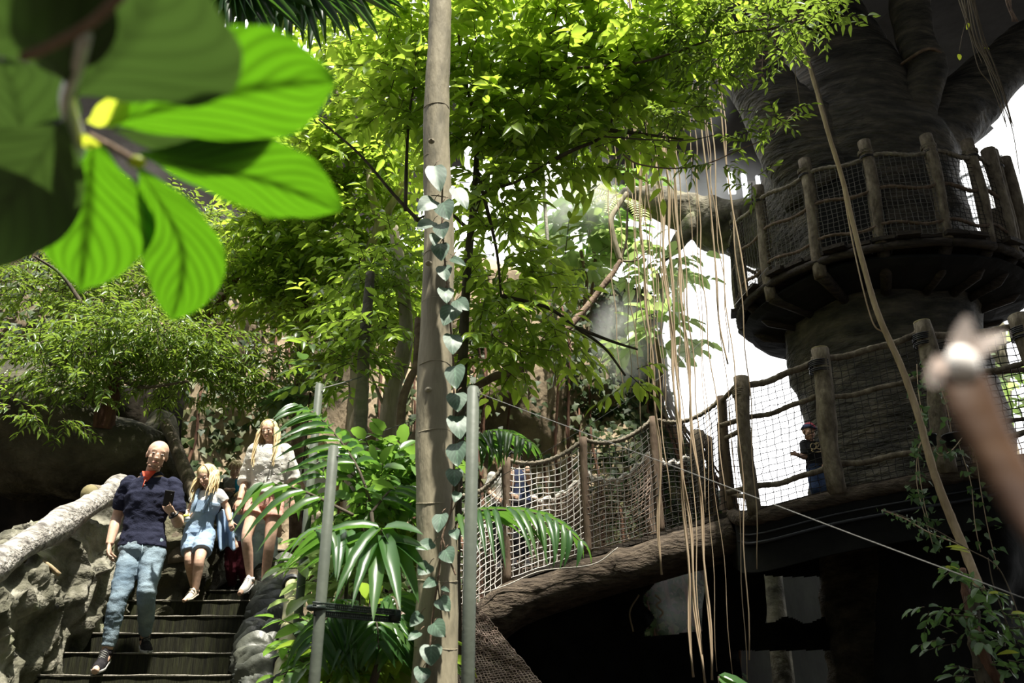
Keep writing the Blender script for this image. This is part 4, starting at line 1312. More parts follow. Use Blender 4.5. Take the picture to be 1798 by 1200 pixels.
for (px, py, Y, rx, ry, n) in [(240, 590, 7.9, 130, 34, 190), (350, 620, 8.3, 110, 38, 170), (120, 630, 7.9, 110, 40, 150), (440, 670, 8.7, 80, 40, 90), (150, 680, 7.7, 50, 20, 36), (30, 670, 7.7, 40, 16, 16), (80, 738, 7.5, 50, 10, 20), (310, 670, 8.3, 110, 24, 80), (480, 700, 8.7, 40, 22, 30), (210, 560, 8.1, 80, 26, 70)]:
    blob(m, px, py, Y, rx, ry, n, .6, leaf=(.07, .125), wr=.27, twig=.26, k=(7, 11), droop=.45)
m.build('crown', LF, t)
t = tree('dark leafy shrub tree on the ivy wall behind the large near leaves', (120, 900, 9.4))
stem(t, [(80, 800, 9.4), (100, 600, 9.4), (120, 480, 9.4), (150, 380, 9.3)], [.06, .05, .03], 'bark_dark', 'trunk')
stem(t, [(360, 560, 9.0), (395, 520, 9.0), (430, 470, 9.0), (500, 390, 9.0)], [.035, .03, .02], 'bark_red', 'branch')
m = MB()
for (px, py, Y, rx, ry, n) in [(80, 520, 9.0, 120, 60, 170), (220, 500, 9.0, 110, 70, 170), (330, 520, 9.0, 80, 60, 110), (380, 420, 9.2, 70, 60, 90), (280, 400, 9.2, 120, 70, 130), (120, 420, 9.2, 120, 60, 110)]:
    blob(m, px, py, Y, rx, ry, n, .6, leaf=(.07, .12), wr=.32, twig=.26, k=(6, 10))
m.build('crown', LF, t)

# sprays on long thin boughs in the upper right
t = tree('thin bough with airy sprays of narrow leaves hanging before the dark roof', (1180, 90, 5.2))
stem(t, [(1000, 120, 5.4), (1110, 112, 5.3), (1190, 90, 5.2), (1280, 60, 5.1), (1380, 45, 5.0), (1460, 10, 5.0)], [.012, .01, .008, .004], 'bark_dark', 'bough')
stem(t, [(1095, 272, 5.6), (1120, 288, 5.5), (1180, 296, 5.4), (1240, 288, 5.3), (1300, 262, 5.3), (1350, 240, 5.2), (1398, 195, 5.2)], [.007, .006, .004, .003], 'bark_brown', 'bough')
stem(t, [(1060, 240, 5.6), (1150, 246, 5.5), (1210, 246, 5.4), (1262, 236, 5.4)], [.007, .005, .003], 'bark_dark', 'bough')
m = MB()
for (px, py, Y, rx, ry, n) in [(1270, 40, 5.1, 70, 45, 44), (1390, 20, 5.0, 70, 26, 30), (1360, 60, 5.0, 70, 30, 24), (1210, 60, 5.2, 50, 50, 34), (1255, 110, 5.2, 36, 30, 16), (1440, 20, 5.0, 40, 22, 14), (1385, 95, 5.0, 22, 10, 5)]:
    blob(m, px, py, Y, rx, ry, n, .35, leaf=(.07, .115), wr=.32, twig=.2, k=(6, 9), droop=.25)
for (px, py, rx, ry, n) in [(1360, 205, 40, 16, 10), (1330, 240, 26, 10, 6), (1215, 272, 20, 14, 3), (1265, 295, 18, 10, 4), (1318, 320, 18, 8, 3), (1205, 200, 28, 18, 8), (1160, 210, 30, 20, 10), (1296, 258, 8, 5, 2)]:
    blob(m, px, py, 5.25, rx, ry, n, .15, leaf=(.06, .10), wr=.32, twig=.16, k=(6, 9), droop=.25)
m.build('leaf_sprays', LF, t)

# bright shrubs on the ledge by the mist, far
for (px, py, Y, rx, ry, n, lf, lab) in [(1035, 400, 12.2, 60, 45, 50, (.2, .34), 'large leaved bright shrub on the ledge below the sun glare'), (1020, 440, 12.0, 60, 24, 30, (.26, .4), 'pale broad leaved shrub at the foot of the bright ledge shrub'), (1155, 480, 11.8, 50, 40, 24, (.2, .32), 'pale bright shrub behind the curtain of aerial roots'),
                                         (1150, 590, 11.4, 45, 30, 14, (.24, .36), 'pale leaved shrub hanging low behind the aerial roots'), (1060, 330, 12.6, 60, 22, 26, (.2, .3), 'sunlit yellow green shrub top next to the sun glare')]:
    t = thing('shrub', lab, 'shrub', W(px, py + ry, Y))
    m = MB(); blob(m, px, py, Y, rx, ry, n, .5, leaf=lf, wr=.5, kind='oval', twig=.5, k=(5, 7)); m.build('foliage', [M['leaf_shrub'] if 'pale' not in lab else M['leaf_pale'], M['bark_dark']], t)
    m = MB(); p = W(px, py, Y); m.tube([p, p + A(.1, .2, -.5), p + A(.05, .6, -1.0)], .03, 7); m.build('stem', M['bark_brown'], t)
m = MB()
for k in range(9):
    pass
fr = thing('fern', 'sunlit yellow green fern on the tip of the mossy limb', 'fern', W(1085, 345, 11.6))
for k, (a, b) in enumerate([((1085, 345), (1015, 335)), ((1085, 345), (1030, 360)), ((1090, 340), (1065, 372)), ((1110, 345), (1120, 385)), ((1140, 352), (1130, 395)), ((1195, 370), (1215, 400)), ((1255, 390), (1270, 372))]):
    pa, pb = W(*a, 11.6), W(*b, 11.3); P = spline([pa, (pa + pb) / 2 + A(0, 0, .1), pb], 16)
    m = MB(); m.tube(P, .008, 4, mi=1)
    d = nrm(np.gradient(P, axis=0)); s = nrm(np.cross(d, A(0, -1, .3)))
    for sg in (1, -1):
        m.leaves(P[1:], d[1:] * .5 + s[1:] * sg, np.tile(A(0, -1, .5), (15, 1)), np.linspace(.22, .06, 15), .045, 'lance', .1)
    m.build('frond', [M['leaf_yellow'], M['bark_brown']], fr)

# --- aerial roots, lianas, rope
xs = [(1066, 700), (1080, 690), (1093, 640), (1101, 760), (1108, 700), (1117, 1010), (1124, 720), (1131, 900), (1138, 700), (1143, 740), (1150, 1190), (1155, 800), (1161, 1200), (1168, 760), (1177, 1195), (1185, 900), (1196, 1180), (1206, 1190), (1214, 880), (1235, 1195), (1246, 1160), (1268, 1000), (1128, 560), (1113, 430), (1173, 1150), (1240, 620)]
for k, (px, yb) in enumerate(xs):
    Y = 6.9 + .9 * rng.random()
    top = W(px - 14, -30, Y); bot = W(px + yb * .055 - 14, yb, Y)
    n = 40; s = np.linspace(0, 1, n)[:, None]
    P = top * (1 - s) + A(top[0] + (bot[0] - top[0]) * .6, Y, bot[2]) * s
    P[:, 0] += .035 * np.sin(s[:, 0] * rng.uniform(5, 12) + k) * s[:, 0] + .012 * np.sin(s[:, 0] * 40 + k)
    thick = k in (10, 12, 14, 5)
    r0 = .013 if thick else rng.uniform(.0045, .008)
    P = np.vstack([A(P[0][0], P[0][1], 11.95), P])
    m = MB(); m.tube(P, np.linspace(r0, r0 * .7, n + 1), 6, rough=.05)
    if thick:
        sp = np.linspace(0, 30, n + 1); Q = P + np.stack([.016 * np.cos(sp), .016 * np.sin(sp), 0 * sp], -1); m.tube(Q, r0 * .5, 5)
    tag(m.build('aerial_root', M['root']), 'thick tan aerial root in the hanging curtain' if thick else 'thin tan aerial root in the hanging curtain left of the giant tree', 'root', 'thick aerial roots' if thick else 'thin aerial roots')
for pts, r, lab in [([(1262, 150, 6.8), (1272, 260, 6.8), (1285, 360, 6.8), (1300, 440, 6.8), (1312, 520, 6.8)], .008, 'single thin root hanging before the mossy limb'), ([(1222, 120, 6.6), (1232, 230, 6.6), (1245, 340, 6.6), (1255, 450, 6.6), (1262, 560, 6.6), (1278, 640, 6.6)], .008, 'single thin root just right of the root curtain'), ([(1232, 100, 6.6), (1236, 130, 6.6), (1228, 150, 6.6)], .009, 'short hooked root end below the leaf sprays')]:
    PP = px_path([(pts[0][0] - 18, -40, pts[0][2])] + pts, 40); m = MB(); m.tube(np.vstack([A(PP[0][0], PP[0][1], 11.95), PP]), r, 6); tag(m.build('aerial_root', M['root']), lab, 'root')
li = thing('liana', 'thick pale liana hanging diagonally in front of the giant tree and walkway', 'liana', W(1720, 1035, 5.6))
m = MB(); q = W(1372, -30, 6.4); m.tube([A(q[0], q[1], 12.3), q], .012, 8); m.build('stem', M['liana'], li)
stem(li, [(1372, -30, 6.4), (1402, 60, 6.4), (1425, 130, 6.4), (1450, 220, 6.35), (1478, 310, 6.3), (1497, 390, 6.25), (1520, 480, 6.2), (1545, 560, 6.1), (1585, 650, 6.0), (1612, 730, 5.9), (1640, 830, 5.8), (1670, 910, 5.75), (1695, 970, 5.7), (1722, 1038, 5.6)], [.012, .016, .02, .022, .024, .026, .03, .03], 'liana', 'stem', 90, 10, .05)
stem(li, [(1420, 100, 6.45), (1450, 200, 6.4), (1485, 350, 6.35), (1512, 450, 6.3), (1535, 520, 6.25), (1560, 590, 6.2), (1574, 640, 6.2)], [.006, .008, .008], 'root_dark', 'stem', 60, 6)
stem(li, [(1478, 320, 6.3), (1500, 440, 6.25), (1530, 560, 6.15), (1552, 585, 6.15)], [.006, .007], 'root', 'stem', 40, 6)
stem(li, [(1330, 20, 6.5), (1385, 80, 6.5), (1398, 140, 6.5), (1405, 185, 6.5)], [.005, .005], 'root_dark', 'stem', 40, 6)
t = thing('swing_rope', 'pale knotted rope with a frayed tassel end hanging near the sun glare', 'rope', W(978, 640, 7.0))
P = px_path([(935, 60, 7.0), (950, 260, 7.0), (958, 380, 7.0), (967, 480, 7.0), (975, 560, 7.0), (979, 630, 7.0)], 60)
m = ropey(P, .018, 7, .12); m.build('strand', M['rope_white'], t)
m = MB(); m.ell(W(977, 592, 7.0), (.045, .04, .05)); m.build('knot', M['rope_white'], t)
m = MB(); c = P[-1]
for k in range(12):
    a = k * .52; m.tube([c, c + A(.02 * math.cos(a), .02 * math.sin(a), -.04), c + A(.04 * math.cos(a), .04 * math.sin(a), -.1)], .007, 4)
m.build('tassel', M['rope_white'], t)

# dark hanging root bundles at the top right
t = thing('root_bundle', 'straggling bundle of dark dry roots hanging at the top right', 'roots', W(1790, 270, 5.0))
q = W(1692, -30, 5.0); m = MB(); m.tube([A(q[0], q[1], 12.4), q + A(0, 0, -.1)], .03, 8); m.build('root', M['root_dark'], t)
for k in range(13):
    o = rng.normal(0, 7, 2); L_ = rng.uniform(.55, 1)
    full = [(1692, -30), (1712, 60), (1735, 110), (1755, 160), (1772, 220), (1796, 300)]
    pts = [(x + o[0] * (1 - i * .15) + rng.normal(0, 3), y + rng.normal(0, 4), 5.0 + o[1] * .004) for i, (x, y) in enumerate(full)][: max(3, int(6 * L_ + .5))]
    stem(t, pts, [.006, .004, .003], 'root_dark', 'root', 26, 5)
m = MB(); m.leaves([W(1683, 95, 5.0), W(1728, 85, 5.0), W(1700, 40, 5.0)], [A(.1, 0, -1), A(1, 0, .1), A(-.3, 0, -1)], [A(0, -1, .2)] * 3, [.05, .05, .06], [.035, .02, .03], 'oval'); m.build('leaf', M['leaf_yellow'], t)
stem(t, [(1700, -30, 5), (1697, 30, 5), (1690, 60, 5), (1684, 92, 5)], [.004, .002], 'root_dark', 'root', 20, 5)
t = thing('root_bundle', 'short reddish root tuft hanging in the upper right corner', 'roots', W(1782, 40, 4.9))
q = W(1772, -30, 4.9); m = MB(); m.tube([A(q[0], q[1], 12.4), q + A(0, 0, -.1)], .02, 8); m.build('root', M['bark_brown'], t)
for k in range(6):
    stem(t, [(1765 + k * 3, -30, 4.9), (1770 + rng.normal(0, 3), 5, 4.9), (1782 + rng.normal(0, 4), 38, 4.9)], [.007, .003], 'bark_brown', 'root', 12, 5)
# dry hanging fern on the left limb
t = thing('dry_fern', 'withered brown fern hanging from the left limb of the giant tree', 'fern', W(1340, 20, 8.5))
for k in range(9):
    pa = W(1345 + 4 * k, 5, 8.6); pb = W(1322 + 9 * k + rng.normal(0, 5), 90 + rng.normal(0, 18), 8.4)
    P = spline([pa, (pa + pb) / 2 + A(.1 * (k - 4) * .2, -.1, .08), pb], 14)
    m = MB(); m.tube(P, .006, 4, mi=1); d = nrm(np.gradient(P, axis=0)); s = nrm(np.cross(d, A(0, -1, .1)))
    for sg in (1, -1):
        m.leaves(P[2:], d[2:] * .8 + s[2:] * sg, np.tile(A(0, -1, .3), (12, 1)), np.linspace(.16, .05, 12), .03, 'lance', .2)
    m.build('frond', [M['bark_brown'] if k % 3 else M['leaf_fine'], M['bark_brown']], t)

# --- palms
PM = [M['leaf_palm'], M['bark_dark']]


def frond(parent, pts, n, L0, wid, droop=.5, name='frond', start=.15, lean=0.0, tip=True, mat=None, mid=.018, sides=(1, -1), sidev=None, fwd=.55):
    P = spline(np.array([W(*p) for p in pts]), 40)
    m = MB(); m.tube(P, np.linspace(mid * .55, mid * .2, 40), 6, mi=1)
    T = nrm(np.gradient(P, axis=0)); O, D, Nn, Ls, Ws = [], [], [], [], []
    for k in range(n):
        u = start + (1 - start) * (k + .3) / n; i = min(39, int(u * 39)); t_ = T[i]
        side = nrm(np.cross(t_, A(0, -.35, 1))) if sidev is None else nrm(np.asarray(sidev) - t_ * (t_ @ np.asarray(sidev)))
        for sg in sides:
            f = math.sin(math.pi * min(1, .22 + .72 * u)) ** .7
            d = nrm(t_ * (fwd + .9 * max(0, u - .7)) + side * sg + A(0, 0, -.15) + rng.normal(0, .05, 3))
            O.append(P[i]); D.append(d); Nn.append(np.cross(side * sg, t_) * sg + A(0, 0, .3) + A(0, -.15, 0)); Ls.append(L0 * f * rng.uniform(.92, 1.08)); Ws.append(wid)
    m.leaves(O, D, Nn, Ls, Ws, 'strap', droop, .18)
    return m.build(name, mat or PM, parent)


t = thing('palm', 'dark green feather palm at centre left before the tall girl, fronds arching over the steps', 'palm', A(-.95, 4.8, 0))
m = MB(); m.tube(px_path([(655, 1200, 4.7), (672, 1130, 4.7), (652, 1075, 4.75), (660, 990, 4.8), (652, 900, 4.85)], 20), np.linspace(.022, .012, 20), 8); m.build('stem', M['bark_dark'], t)
frond(t, [(650, 880, 4.85), (632, 830, 4.9), (612, 795, 4.95), (590, 765, 5.0), (565, 738, 5.0), (540, 720, 5.0), (520, 710, 5.0)], 11, .36, .05, .5, start=.22)
frond(t, [(620, 905, 4.7), (580, 885, 4.75), (545, 868, 4.8), (510, 856, 4.85), (475, 850, 4.9), (450, 850, 4.9)], 5, .36, .06, .7, start=.25)
frond(t, [(665, 985, 4.7), (640, 955, 4.6), (610, 935, 4.5), (578, 927, 4.4), (552, 932, 4.3)], 9, .34, .055, .7, start=.1)
ap = W(671, 932, 4.4)
tips = [(566, 945), (575, 985), (592, 1012), (604, 1038), (628, 1045), (655, 1068), (720, 1040), (732, 1000), (735, 968), (728, 940), (690, 1050)]
m = MB()
for k, (x, y) in enumerate(tips):
    o_ = W(671 + (x - 671) * .03, 930 + 12 * (k % 3), 4.4); e = W(x, y, 4.12 if 600 < x < 715 else 4.3); dd = e - o_; Ld = np.linalg.norm(dd)
    m.leaves([o_], [dd + A(0, 0, .32 * Ld)], [A(.0, -.55, .8)], [Ld * 1.08], [.062 if x < 650 else .085], 'strap', .34, .2)
m.tube([W(655, 1070, 4.8), W(664, 1000, 4.65), W(670, 940, 4.45), ap], [.008, .007, .005, .003], 6, mi=1)
m.build('frond', PM, t)
frond(t, [(652, 900, 4.85), (690, 860, 5.0), (730, 860, 5.2), (760, 880, 5.3)], 9, .3, .05, .6)
frond(t, [(650, 1070, 4.8), (610, 1060, 4.7), (570, 1090, 4.6), (545, 1140, 4.5)], 12, .34, .045, .6)
frond(t, [(655, 1070, 4.85), (690, 1050, 4.8), (700, 1090, 4.7), (695, 1150, 4.6)], 11, .34, .05, .6)
frond(t, [(650, 1110, 4.9), (640, 1080, 4.8), (660, 1090, 4.6), (665, 1140, 4.5)], 11, .34, .045, .6)
frond(t, [(600, 880, 5.3), (570, 830, 5.4), (585, 800, 5.4), (620, 790, 5.4)], 9, .3, .045, .6)
t = thing('palm', 'palm frond cluster reaching right from behind the steel post over the white net', 'palm', A(-.35, 5.2, 0))
m = MB(); m.tube([A(-.35, 5.2, 0), A(-.33, 5.2, 1.4), W(800, 915, 5.2)], .016, 7); m.build('stem', M['bark_dark'], t)
frond(t, [(795, 925, 5.2), (820, 902, 5.1), (870, 896, 5.0), (930, 900, 4.95), (980, 918, 4.9), (1030, 962, 4.85)], 15, .36, .038, .6, start=.08, fwd=.75)
t = thing('palm', 'small dark palm half hidden behind the pale trunk above the net bridge', 'palm', A(-.3, 7.8, .6))
m = MB(); m.tube([A(-.4, 7.8, .6), W(800, 800, 7.8)], .02, 7); m.build('stem', M['bark_dark'], t)
frond(t, [(810, 790, 7.8), (850, 762, 7.7), (890, 760, 7.6), (935, 780, 7.5)], 12, .46, .05, .5)
frond(t, [(805, 800, 7.8), (825, 770, 7.9), (850, 775, 7.9), (880, 800, 7.9)], 9, .4, .045, .5)
t = thing('fan_palm', 'dark fan palm crown hanging into the top left edge of the view', 'palm', W(470, -60, 3.2))
for k, (a0, cx) in enumerate([(0, 420), (1, 520), (2, 575)]):
    c = W(cx, -25, 3.2 + .15 * k)
    angs_ = np.linspace(-70, 80, 19)
    D = [A(math.sin(math.radians(a)), -.25, -math.cos(math.radians(a))) for a in angs_]
    m = MB(); m.leaves([c] * 19, D, [A(.2 * math.sin(i * 2), -1, .35) for i in range(19)], [rng.uniform(.40, .58) for _ in range(19)], .055, 'strap', .10, .3)
    m.tube([c, c + A(0, .1, .5)], .012, 6); m.build('fan_leaf', M['leaf_dark'], t)

# --- undergrowth beside the stairs
for (px, py, Y, rx, ry, n, lf, mt, lab) in [(690, 830, 5.9, 70, 40, 46, (.14, .22), 'leaf_shrub', 'bright broad leaved bush behind the palm next to the pale trunk'), (640, 890, 5.4, 50, 34, 26, (.13, .19), 'leaf_shrub', 'glossy light green shrub in the middle of the palm'), (610, 1010, 5.6, 50, 50, 30, (.12, .18), 'leaf_pale', 'pale striped plant growing below the palm fronds'),
                                             (580, 1150, 5.0, 40, 50, 30, (.10, .16), 'leaf_shrub', 'low green plant at the foot of the left steel post'), (650, 1150, 5.2, 70, 50, 44, (.14, .22), 'leaf_mid', 'leafy undergrowth at the bottom between post and pale trunk'), (572, 985, 6.0, 16, 36, 14, (.16, .22), 'leaf_shrub', 'spiky green plant beside the wooden handrail'),
                                             (700, 960, 5.8, 40, 50, 26, (.12, .2), 'leaf_mid', 'dim bush in the gap between palm and pale trunk'), (545, 690, 8.4, 26, 14, 8, (.2, .3), 'leaf_hang', 'grey green broad leaved plant above the thin steel post')]:
    t = thing('bush', lab, 'shrub', A(W(px, py, Y)[0], Y, max(0.1, W(px, py + ry, Y)[2])))
    m = MB(); blob(m, px, py, Y, rx, ry, n, .3, leaf=lf, wr=.45 if 'spiky' not in lab else .12, kind='oval', twig=.26, k=(5, 8), up=.4); m.build('foliage', [M[mt], M['bark_dark']], t)
    p = W(px, py, Y); m = MB(); m.tube([A(p[0], Y, max(.05, p[2] - .9)), p], .012, 6); m.build('stem', M['bark_dark'], t)

# --- trailing plants on the right walkway and the leafy thicket in the lower right corner


def trailing(parent, pts, nleaf, lf=(.05, .085), mat='leaf_hang', spread=.05):
    P = spline(np.array([W(*p) for p in pts]), 40)
    m = MB(); m.tube(P, .004, 5, mi=1)
    idx = rng.integers(1, 40, nleaf)
    O = P[idx] + rng.normal(0, spread, (nleaf, 3)) * A(1, .6, .4); D = rng.normal(0, .6, (nleaf, 3)) + A(0, -.2, -.7)
    m.leaves(O, D, rng.normal(0, .5, (nleaf, 3)) + A(0, -.8, .5), rng.uniform(*lf, nleaf), rng.uniform(*lf, nleaf) * .75, 'ivy', .15, .15)
    return m.build('trailing_stem', [M[mat], M['root']], parent)


for (px, py, Y, w, lab, trails) in [(1682, 772, 7.2, .12, 'black pot with trailing ivy hooked right of the walkway post', [([(1690, 765, 7.15), (1712, 800, 7.1), (1722, 860, 7.1), (1735, 930, 7.1), (1752, 1000, 7.1)], 34), ([(1680, 770, 7.15), (1690, 800, 7.1), (1705, 850, 7.1), (1712, 920, 7.1), (1722, 970, 7.1)], 24), ([(1672, 770, 7.2), (1664, 720, 7.2), (1652, 680, 7.25), (1648, 660, 7.3)], 20), ([(1690, 768, 7.1), (1672, 790, 7.05), (1652, 800, 7.05), (1640, 790, 7.1)], 18)]),
                                     (1632, 772, 7.2, .06, 'small dark pot with ivy hooked left of the walkway post', [([(1625, 765, 7.15), (1612, 790, 7.1), (1610, 850, 7.1), (1625, 910, 7.1), (1640, 965, 7.1)], 56), ([(1630, 770, 7.15), (1618, 720, 7.2), (1612, 680, 7.25), (1610, 640, 7.3)], 26), ([(1622, 770, 7.15), (1612, 800, 7.1), (1622, 880, 7.1), (1635, 930, 7.1)], 40)])]:
    c = W(px, py, Y); t = thing('hanging_pot', lab, 'plant pot', c - A(0, 0, .1))
    a = np.linspace(0, 2 * math.pi, 24, endpoint=False); R = []
    for r_, z_ in [(.6, -.9), (.85, -.85), (.95, .4), (1.08, .42), (1.08, .62), (.95, .62), (.9, .3)]:
        R.append(np.stack([c[0] + w * r_ * np.cos(a), c[1] + w * r_ * np.sin(a), np.full(24, c[2] + .07 * z_)], -1))
    m = MB(); m.rings(np.array(R)); m.build('pot', M['pot'], t)
    m = MB(); m.tube([c + A(0, w * .9, .04), c + A(0, w + .1, .1)], .006, 5); m.build('hook', M['wire'], t)
    for pts, n in trails:
        trailing(t, pts, n)
t = thing('climber', 'leafy climber rambling over a dead stem in the lower right corner', 'climbing plant', W(1710, 1200, 5.2))
stem(t, [(1760, 1215, 5.2), (1725, 1150, 5.2), (1700, 1060, 5.3), (1690, 1000, 5.4)], [.04, .035, .02], 'bark_red', 'stem', 30, 8, .1)
stem(t, [(1735, 1215, 5.2), (1712, 1120, 5.25), (1706, 1050, 5.3)], [.05, .04], 'bark_dark', 'stem', 20, 8, .1)
stem(t, [(1798, 1110, 5.0), (1770, 1030, 5.1), (1745, 990, 5.1), (1700, 965, 5.2), (1640, 930, 5.3), (1580, 905, 5.4), (1550, 895, 5.4)], [.004, .004, .003], 'root_dark', 'stem', 40, 5)
stem(t, [(1770, 1100, 5.1), (1745, 1030, 5.1), (1735, 980, 5.1)], [.004, .003], 'root_dark', 'stem', 20, 5)
trailing(t, [(1680, 955, 5.3), (1630, 935, 5.3), (1590, 912, 5.35), (1548, 896, 5.4)], 46, (.02, .035), 'leaf_hang', .03)
for (px, py, rx, ry, n) in [(1665, 1010, 30, 20, 5), (1650, 1070, 40, 14, 7), (1690, 1110, 36, 22, 9), (1740, 1080, 40, 26, 9), (1760, 1160, 36, 30, 11), (1720, 1030, 30, 16, 6), (1705, 1190, 34, 18, 7), (1775, 1110, 20, 20, 4)]:
    m = MB(); blob(m, px, py, 5.15, rx, ry, n, .16, leaf=(.055, .105), wr=.5, kind='oval', twig=.15, k=(3, 5)); m.build('foliage', [M['leaf_hang'], M['bark_dark']], t)
m = MB(); m.leaves([W(1685, 1000, 5), W(1668, 965, 5), W(1735, 1043, 5), W(1775, 1078, 5), W(1790, 1147, 5), W(1700, 965, 5)], [A(-1, 0, .1), A(1, 0, -.1), A(1, 0, 0), A(1, 0, 0), A(-1, 0, 0), A(-1, 0, .2)], [A(0, -.5, 1)] * 6, .13, .05, 'lance', .1)
m.build('leaf', M['leaf_yellow'], t)
t = thing('young_plant', 'single pointed leaf rising at the bottom edge below the dark cave', 'plant', W(1275, 1210, 4.5))
m = MB(); m.leaves([W(1262, 1186, 4.5), W(1262, 1190, 4.5)], [A(1, 0, -.35), A(.4, -.3, -.3)], [A(0, -.6, 1)] * 2, [.2, .12], .07, 'oval', .1); m.build('leaf', M['leaf_palm'], t)
m = MB(); m.tube([W(1262, 1188, 4.5), W(1268, 1240, 4.5)], .006, 5); m.build('stem', M['bark_dark'], t)
# curling root ends in the cave mouth, fallen yellow leaf on the mat
for pts, lab in [([(1112, 1110, 9.8), (1106, 1075, 9.8), (1122, 1045, 9.8)], 'curved pale root end in the dark under the bridge'), ([(1158, 1085, 9.6), (1164, 1075, 9.6), (1152, 1064, 9.6), (1160, 1055, 9.6), (1150, 1045, 9.6)], 'wriggling pale root end before the grey cave opening')]:
    m = MB(); m.tube(px_path(pts, 20), .01, 6); tag(m.build('root_end', M['liana']), lab, 'root')
m = MB(); m.leaves([W(824, 1172, 7.4)], [A(.7, 0, -.7)], [A(0, -.6, .6)], [.11], [.035], 'lance'); tag(m.build('fallen_leaf', M['leaf_yellow']), 'small yellow fallen leaf lying on the brown net', 'leaf')
t = thing('distant_tree', 'pale stout trunk far behind the right side of the lookout in white light', 'tree', A(W(1740, 590, 17)[0], 17, 0))
m = MB(); q = W(1752, 760, 17); m.tube([A(q[0], 17, 0), q + A(0, 0, .2)], [.36, .3], 14); m.build('trunk', M['bark_pale'], t)
stem(t, [(1752, 760, 17), (1745, 620, 17), (1738, 560, 17), (1738, 520, 17), (1752, 490, 17), (1775, 470, 17)], [.3, .27, .24, .22, .2], 'bark_pale', 'trunk', 30, 14, amp=.05)
stem(t, [(1736, 540, 17), (1722, 505, 17), (1712, 470, 17)], [.14, .08], 'bark_pale', 'branch')
m = MB(); blob(m, 1765, 500, 16.6, 14, 22, 6, .3, leaf=(.2, .3), wr=.5, kind='oval', twig=.4, k=(4, 6)); blob(m, 1780, 560, 16.6, 14, 18, 4, .3, leaf=(.2, .3), wr=.5, kind='oval', twig=.4, k=(4, 6)); m.build('foliage', [M['leaf_pale'], M['bark_pale']], t)
t = thing('distant_shrub', 'pale green shrub far behind the walkway net at the right edge', 'shrub', W(1740, 760, 15))
m = MB(); blob(m, 1750, 690, 15, 45, 50, 34, .5, leaf=(.2, .32), wr=.45, kind='oval', twig=.5, k=(5, 7)); m.build('foliage', [M['leaf_pale'], M['bark_pale']], t)
p = W(1750, 700, 15); m = MB(); m.tube([p, A(p[0], 15.1, 0)], .03, 7); m.build('stem', M['bark_pale'], t)
# ------------------------------------------------------------------ people
SKIN = flat('skin', (.62, .40, .29), .5, .35)
SKIN2 = flat('skin_tanned', (.50, .29, .19), .5, .35)
LIP = flat('lip', (.42, .17, .14), .45)
EYEW = flat('eye_white', (.7, .68, .65), .3)
IRIS = flat('iris', (.03, .025, .02), .25)
BLOND = pmat('hair_blond', [(.55, .39, .18), (.76, .60, .34), (.88, .77, .55)], 18, (3, 3, .4), .5, .3, 40)
BROW = flat('brow', (.30, .19, .12), .8)
STUB = flat('stubble', (.33, .20, .14), .75)


def cloth(name, cols, scale=9, **k):
    return pmat(name, cols, scale, (1, 1, 1), .9, .25, 120, 4, .15, sheen=0, **k)


CL = {
    'navy': cloth('navy_cotton', [(.016, .018, .036), (.024, .027, .052)]),
    'coral': flat('coral_lining', (.85, .13, .07), .8, .2),
    'jeans': cloth('faded_denim', [(.11, .16, .21), (.23, .30, .35), (.40, .47, .51)], 2.2),
    'black_mesh': cloth('black_mesh', [(.012, .011, .013), (.03, .028, .03)], 30),
    'sole': flat('pale_sole', (.55, .54, .53), .6),
    'white_knit': cloth('white_knit', [(.62, .60, .55), (.78, .76, .70)], 14),
    'pink': cloth('pink_tweed', [(.72, .32, .25), (.86, .52, .43)], 30),
    'denim_lt': cloth('light_denim', [(.25, .36, .52), (.38, .50, .66)], 7),
    'white': cloth('white_cotton', [(.72, .71, .68), (.82, .81, .79)], 6),
    'trainer': flat('white_leather', (.70, .68, .64), .5),
    'beige': flat('beige_canvas', (.62, .54, .43), .8),
    'grey': cloth('grey_marl', [(.20, .20, .18), (.27, .27, .25)], 20),
    'salmon': flat('salmon_sleeve', (.70, .22, .16), .85),
    'teal': flat('teal_panel', (.02, .32, .50), .85),
    'blue': flat('royal_blue', (.03, .06, .25), .85),
    'maroon': cloth('maroon_trousers', [(.07, .012, .02), (.11, .02, .03)]),
    'stripe': flat('blue_striped_cuff', (.30, .38, .50), .85),
    'paledenim': cloth('pale_denim', [(.42, .52, .55), (.58, .67, .69)], 6),
    'black': flat('black_shirt', (.018, .018, .022), .85),
    'print': flat('gold_print', (.75, .60, .36), .6),
    'capred': flat('cap_red', (.42, .05, .07), .8),
    'capblue': flat('cap_blue', (.05, .07, .16), .8),
    'phone': flat('phone', (.01, .01, .012), .2),
    'watch': flat('watch', (.012, .012, .012), .4),
    'flower': flat('grey_knots', (.34, .32, .30), .9),
    'peach': flat('peach', (.72, .48, .38), .85),
}


def seg_pts(P, n):
    return spline(np.array(P), n)


def frame_of(right, up):
    r = nrm(right); u = nrm(up - r * (up @ r)); f = np.cross(u, r) * -1   # facing away from the back
    return r, -np.cross(r, u) * -1, u


